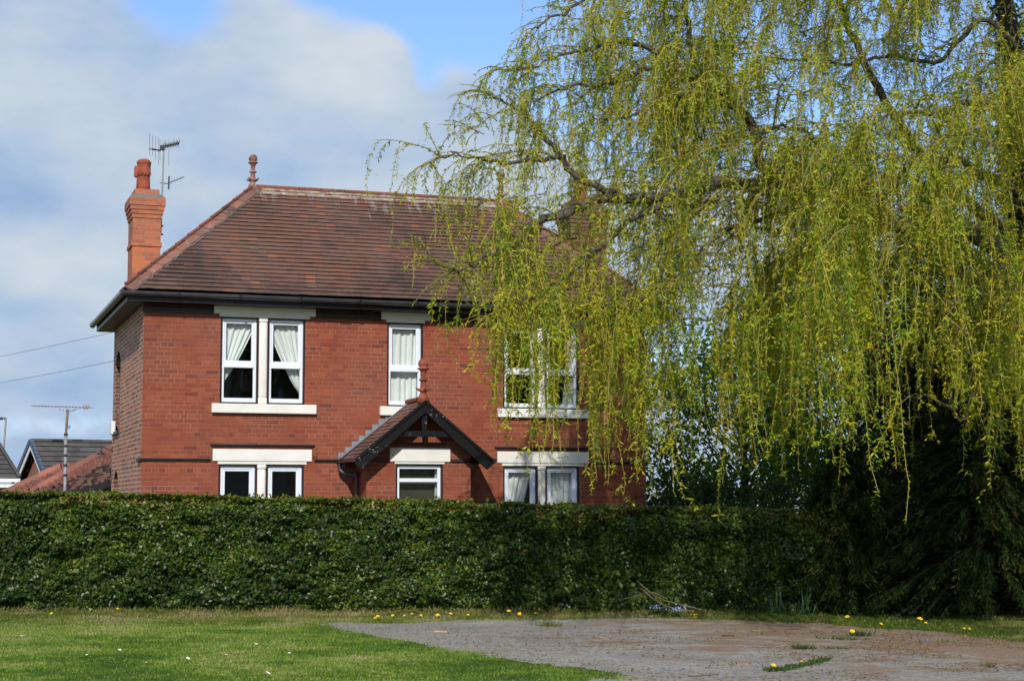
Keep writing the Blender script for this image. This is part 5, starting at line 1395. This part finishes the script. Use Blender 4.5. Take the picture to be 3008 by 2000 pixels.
def clump(name, lab, cat, px, n, spread, h, w, mat, group=None, stretch=(1, 1), lean=.5):
    g = GP(*px); la, dd = to_ld(*px); o = empty(name, (g.x, g.y, g.z), lab, cat, group)
    x = la + rng.normal(0, spread * stretch[0], n); d = dd + rng.normal(0, spread * stretch[1], n)
    V = leaf_quads(Wn(x, d, gzn(x)), np.c_[rng.normal(0, lean, (n, 2)), np.ones(n)], rng.uniform(.5, 1.1, n) * h, w * rng.uniform(.6, 1.2, n))
    quads_obj('leaves', V, rng.random(n), mat, o); return o
clump('weed_tuft', 'olive weed tuft on the tarmac in front of the dandelion row', 'weed', z5(1685, 328), 110, .10, .10, .016, M['verge_grass'], None, (1.1, .8), .9)
clump('weed_tuft', 'small green weed tuft in the middle of the tarmac', 'weed', z6(975, 440), 80, .07, .10, .02, M['weed'], None, (1, .7), .9)
clump('weed_tuft', 'flat weed patch on the tarmac right of the small tuft', 'weed', z6(1195, 438), 60, .09, .05, .02, M['weed'], None, (1.3, .7), 1.2)
clump('weed_tuft', 'weed tuft around the dandelion below the large one', 'weed', z6(1230, 380), 90, .12, .07, .02, M['weed'], None, (1.2, .7), 1.0)
clump('weed_tuft', 'leafy weed right of the dandelion growing from tarmac', 'weed', z6(1345, 358), 70, .07, .12, .022, M['weed'], None, (1, .6), .8)
clump('weed_tuft', 'small weed sprig at the far right of the tarmac', 'weed', z6(2138, 555), 24, .03, .09, .014, M['weed'], None, (1, 1), .7)
o = empty('weed_strip', GP(*z6(940, 560)), 'line of low green weeds growing along a crack in the tarmac', 'weed')
xs_, Vs = [], []
for t in np.linspace(0, 1, 150):
    a = z6(750 + 380 * t, 580 - 30 * t - 45 * t * t); la, dd = to_ld(*a)
    k = 4; x = la + rng.normal(0, .03, k); d = dd + rng.normal(0, .06, k)
    Vs.append(leaf_quads(Wn(x, d, gzn(x)), np.c_[rng.normal(0, 1.0, (k, 2)), np.ones(k)], rng.uniform(.03, .075, k), .02 * np.ones(k)))
V = np.concatenate(Vs); quads_obj('leaves', V, rng.random(len(V)), M['weed'], o)
for (x, y, n, lab) in ((820, 206, 34, 'leftmost daffodil leaf clump in the shade of the willow'), (968, 214, 40, 'tallest daffodil leaf clump, second from the left'), (1190, 206, 18, 'bent daffodil leaves, third clump from the left'), (1262, 206, 12, 'thin daffodil leaves nearest the dark conifer')):
    clump('daffodil_clump', lab, 'plant', z6(x, y + 16), int(n * .7), .10, .46, .022, M['daff'], 'daffodil leaves at the hedge foot', (1, .6), .28)
for (x, y, n, s, lab) in ((80, 222, 26, .09, 'smaller clump of pale blue forget-me-nots, left one of two'), (180, 240, 40, .12, 'larger clump of pale blue forget-me-nots at the verge edge')):
    o = clump('forget_me_not', lab, 'flower', z6(x, y), 130, s, .11, .022, M['weed'], 'blue flower clumps', (1.1, .6), .7)
    la, dd = to_ld(*z6(x, y)); xx = la + rng.normal(0, s, n); d = dd + rng.normal(0, s * .6, n); zz = gzn(xx) + rng.uniform(.09, .17, n)
    V = leaf_quads(Wn(xx, d, zz), np.c_[rng.normal(0, 1, (n, 2)), rng.uniform(-.2, .2, n)], .032 * np.ones(n), .028 * np.ones(n), -FHn + rng.normal(0, .4, (n, 3))); quads_obj('blossom', V, rng.random(n), M['blueflower'], o)
clump('nettle_plant', 'pale leafy weed at the hedge foot right of the blue flowers', 'plant', z6(455, 205), 60, .14, .28, .05, M['weed'], None, (1, .5), .9)
clump('dry_grass_tuft', 'tuft of straw coloured dead grass at the hedge foot on the left', 'grass', z4(1130, 215), 70, .16, .20, .010, M['litter'], None, (1.6, .5), .5)

def stick(name, lab, a, b, r_, mat, bend=.02, cat='stick'):
    A, B = GP(*a), GP(*b); n_ = 7; pts = []
    for i in range(n_):
        p = A.lerp(B, i / (n_ - 1)) + V3((random.gauss(0, bend), random.gauss(0, bend), 0)); p.z = gz(lat_of(p)) + r_ * .8 + .006; pts.append(p)
    m = MB(); m.tube(pts, [r_ * (.7 + .3 * math.sin(i * 1.3)) for i in range(n_)], 7)
    s = pts[3]; m.tube([s, s + (B - A).normalized() * .04 + V3((0, .03, r_))], [r_ * .5, r_ * .3], 5)
    return tag(m.build(name, mat, None, True), lab, cat)
stick('fallen_stick', 'greenish brown stick lying near the bottom of the tarmac', z6(280, 612), z6(468, 600), .011, M['stick'])
stick('fallen_stick', 'long thin brown stick in the middle of the tarmac', z6(785, 390), z6(985, 399), .009, M['stick'])
stick('fallen_stick', 'short dark stick on the tarmac left of the long thin one', z6(470, 360), z6(545, 360), .010, M['bark_dark'], .008)
stick('fallen_stick', 'red brown piece of bark at the right of the tarmac', z6(1575, 440), z6(1668, 444), .013, M['stick'], .01)
stick('fallen_stick', 'pale twig on the tarmac in front of the hedge', z5(2035, 413), z5(2105, 407), .009, M['chip'], .01)
stick('wood_chip', 'pale split chip of wood at the left end of the tarmac', z5(888, 376), z5(970, 378), .020, M['chip'], .006, 'wood chip')
g = GP(*z6(1752, 390)); m = MB(); m.raw([V3(g) + V3(q) for q in ((-.022, -.01, .008), (.02, -.016, .014), (.026, .014, .009), (-.014, .018, .02), (0, .002, .026))], [(0, 1, 4), (1, 2, 4), (2, 3, 4), (3, 0, 4), (0, 3, 2, 1)])
tag(m.build('litter_scrap', M['blueplastic']), 'tiny blue scrap of litter on the brown ground at the right', 'litter')
# fallen willow bough leaning out of the hedge foot
fb = empty('fallen_branch', GP(2010, 1790), 'broken yellow willow branch lying against the foot of the hedge', 'branch')
m = MB()
for pts in ([(1870, 1705), (1935, 1755), (2000, 1775), (2075, 1793)], [(1880, 1725), (1925, 1762), (1975, 1785), (2040, 1794)], [(1800, 1765), (1860, 1752), (1910, 1738), (1960, 1758)]):
    m.tube(catmull([P(x, y, 26.2 - .25 * i) for i, (x, y) in enumerate(pts)], 4), .0075, 6, rnd=.8)
m.build('stem', M['stick'], fb)
n = 130; pos = np.array([P(random.uniform(1790, 2010), random.gauss(1745, 28), 26.1)[:] for _ in range(n)])
V = leaf_quads(pos, rng.normal(size=(n, 3)) + np.array([0, 0, -.6]), rng.uniform(.06, .13, n), rng.uniform(.04, .08, n)); quads_obj('leaves', V, rng.random(n), M['weed'], fb)

#SECTION_LIGHT
# ------------------------------------------------------------------ light, sky, camera
SUN_EL = R(33); SUN_DIR = Vector((.36, 1.0, 0)).normalized()     # direction light travels (horizontal)
ld = Vector((SUN_DIR.x * math.cos(SUN_EL), SUN_DIR.y * math.cos(SUN_EL), -math.sin(SUN_EL)))
sun = bpy.data.lights.new('sun', 'SUN'); sun.energy = 3.9; sun.angle = R(.55); sun.color = (1, .955, .89)
so = bpy.data.objects.new('sun', sun); COL.objects.link(so); so.rotation_euler = ld.to_track_quat('-Z', 'Y').to_euler(); so.location = (-8, -30, 25)

w = bpy.data.worlds.new('World'); SC.world = w; w.use_nodes = True
nt = w.node_tree; nt.nodes.clear(); T = NT(nt)
out = nt.nodes.new('ShaderNodeOutputWorld'); bg = nt.nodes.new('ShaderNodeBackground')
sky = nt.nodes.new('ShaderNodeTexSky'); sky.sky_type = 'NISHITA'; sky.sun_disc = False
sky.sun_elevation = SUN_EL; sky.sun_rotation = math.atan2(-SUN_DIR.x, -SUN_DIR.y); sky.air_density = 1.0; sky.dust_density = .4; sky.ozone_density = 3.0
STR = .10
tc = T.n('TexCoord').outputs['Generated']
# flatten directions so clouds foreshorten towards the horizon
sep = T.n('SeparateXYZ', {0: tc})
rotz = T.n('Mapping', {'Vector': tc, 'Rotation': (0, 0, YAW)}).outputs[0]       # x = right of view, y = ahead
s2 = T.n('SeparateXYZ', {0: rotz})
az = T.n('Math', {0: s2.outputs[0], 1: s2.outputs[1]}, operation='ARCTAN2').outputs[0]
el = T.n('Math', {0: s2.outputs[2]}, operation='ARCSINE').outputs[0]
vec = T.n('CombineXYZ', {0: az, 1: T.math('MULTIPLY', el, 1.8), 2: .35}).outputs[0]
n1 = T.noise(vec, 4.6, 12, .58, noise_dimensions='3D'); n2 = T.noise(vec, 2.0, 3, .5)
def blob(a0, e0, ra, re):
    dx = T.math('DIVIDE', T.math('SUBTRACT', az, a0), ra); dy = T.math('DIVIDE', T.math('SUBTRACT', el, e0), re)
    r2 = T.math('ADD', T.math('MULTIPLY', dx, dx), T.math('MULTIPLY', dy, dy))
    return T.math('EXPONENT', T.math('MULTIPLY', r2, -1.0))
def AE(px, py): return ((px - 1504) / F, (1480 - py) / F)
cov = T.math('ADD', T.math('MULTIPLY', n1, .62), T.math('MULTIPLY', n2, .25))
cov = T.math('ADD', T.math('MULTIPLY', T.math('SUBTRACT', cov, .435), 1.25), .50)
def add(c, px, py, rx, ry, k):
    a0, e0 = AE(px, py); return T.math('ADD', c, T.math('MULTIPLY', blob(a0, e0, rx / F, ry / F), k))
cov = add(cov, 150, 330, 420, 420, .24); cov = add(cov, 800, 330, 360, 240, .26); cov = add(cov, 800, 720, 900, 260, .20); cov = add(cov, 1400, 450, 300, 220, .20); cov = add(cov, 100, 800, 500, 200, .18); cov = add(cov, 100, 1150, 500, 130, .14)
cov = add(cov, 510, 20, 130, 150, -.26); cov = add(cov, 1360, 10, 330, 150, -.55); cov = add(cov, 1240, 230, 60, 90, -.16); cov = add(cov, 1010, -10, 200, 50, -.22); cov = add(cov, 1130, 190, 90, 120, .14); cov = add(cov, 1900, 150, 500, 300, -.34); cov = add(cov, 2600, 250, 600, 300, -.28)
cov = add(cov, 50, 970, 300, 22, -.10); cov = add(cov, 1900, 750, 600, 180, .2); cov = add(cov, 2300, 1350, 700, 160, .25); cov = add(cov, 60, 1400, 900, 110, .3)
mask = T.n('MapRange', {0: cov, 1: .385, 2: .575, 3: 0., 4: 1.}, interpolation_type='SMOOTHSTEP').outputs[0]
vec2 = T.n('VectorMath', {0: vec, 1: (.02, -.05, 0)}, operation='ADD').outputs[0]
n3 = T.noise(vec2, 10.0, 11, .56)
# lit billow tops, greyer bases
tone = T.math('ADD', T.math('MULTIPLY', T.math('SUBTRACT', n3, .5), 1.7), T.math('MULTIPLY', T.math('SUBTRACT', n1, .5), .9))
tone = T.math('ADD', tone, .44)
tone = add(tone, 900, 230, 400, 190, .42); tone = add(tone, 250, 330, 330, 220, .16); tone = add(tone, 60, 640, 360, 70, -.34); tone = add(tone, 700, 520, 420, 60, -.20); tone = add(tone, 1050, 430, 200, 60, -.15)
tone = add(tone, 260, 770, 330, 80, .38); tone = add(tone, 1250, 600, 320, 90, .26); tone = add(tone, 100, 200, 250, 120, .15); tone = add(tone, 60, 930, 300, 45, -.25); tone = add(tone, 100, 1040, 300, 70, -.08); tone = add(tone, 100, 1140, 260, 30, -.12); tone = add(tone, 60, 1400, 900, 120, -.16)
ccol = T.ramp(tone, [(0, (.32, .46, .70)), (.3, (.42, .55, .745)), (.6, (.53, .63, .75)), (1, (.66, .725, .785))])
csc = T.n('VectorMath', {0: ccol, 'Scale': 1.0 / STR}, operation='SCALE').outputs[0]
skyc = T.mix(1.0, sky.outputs[0], (1.5, 1.62, 1.95), 'MULTIPLY')
mixc = T.mix(mask, skyc, csc)
T.link(mixc, bg.inputs[0]); bg.inputs[1].default_value = STR; T.link(bg.outputs[0], out.inputs[0])

cam = bpy.data.cameras.new('camera'); co = bpy.data.objects.new('camera', cam); COL.objects.link(co)
cam.sensor_width = 36.0; cam.sensor_fit = 'HORIZONTAL'; cam.lens = 36.0 * F / IW; cam.clip_start = .1; cam.clip_end = 3000
mat = Matrix((rt, up, -fw)).transposed().to_4x4(); mat.translation = CAM; co.matrix_world = mat
SC.camera = co
SC.view_settings.view_transform = 'Standard'; SC.view_settings.look = 'None'; SC.view_settings.exposure = 0; SC.view_settings.gamma = 1
SC.render.film_transparent = False
SC.cycles.max_bounces = 6; SC.cycles.transparent_max_bounces = 8; SC.cycles.caustics_reflective = False; SC.cycles.caustics_refractive = False
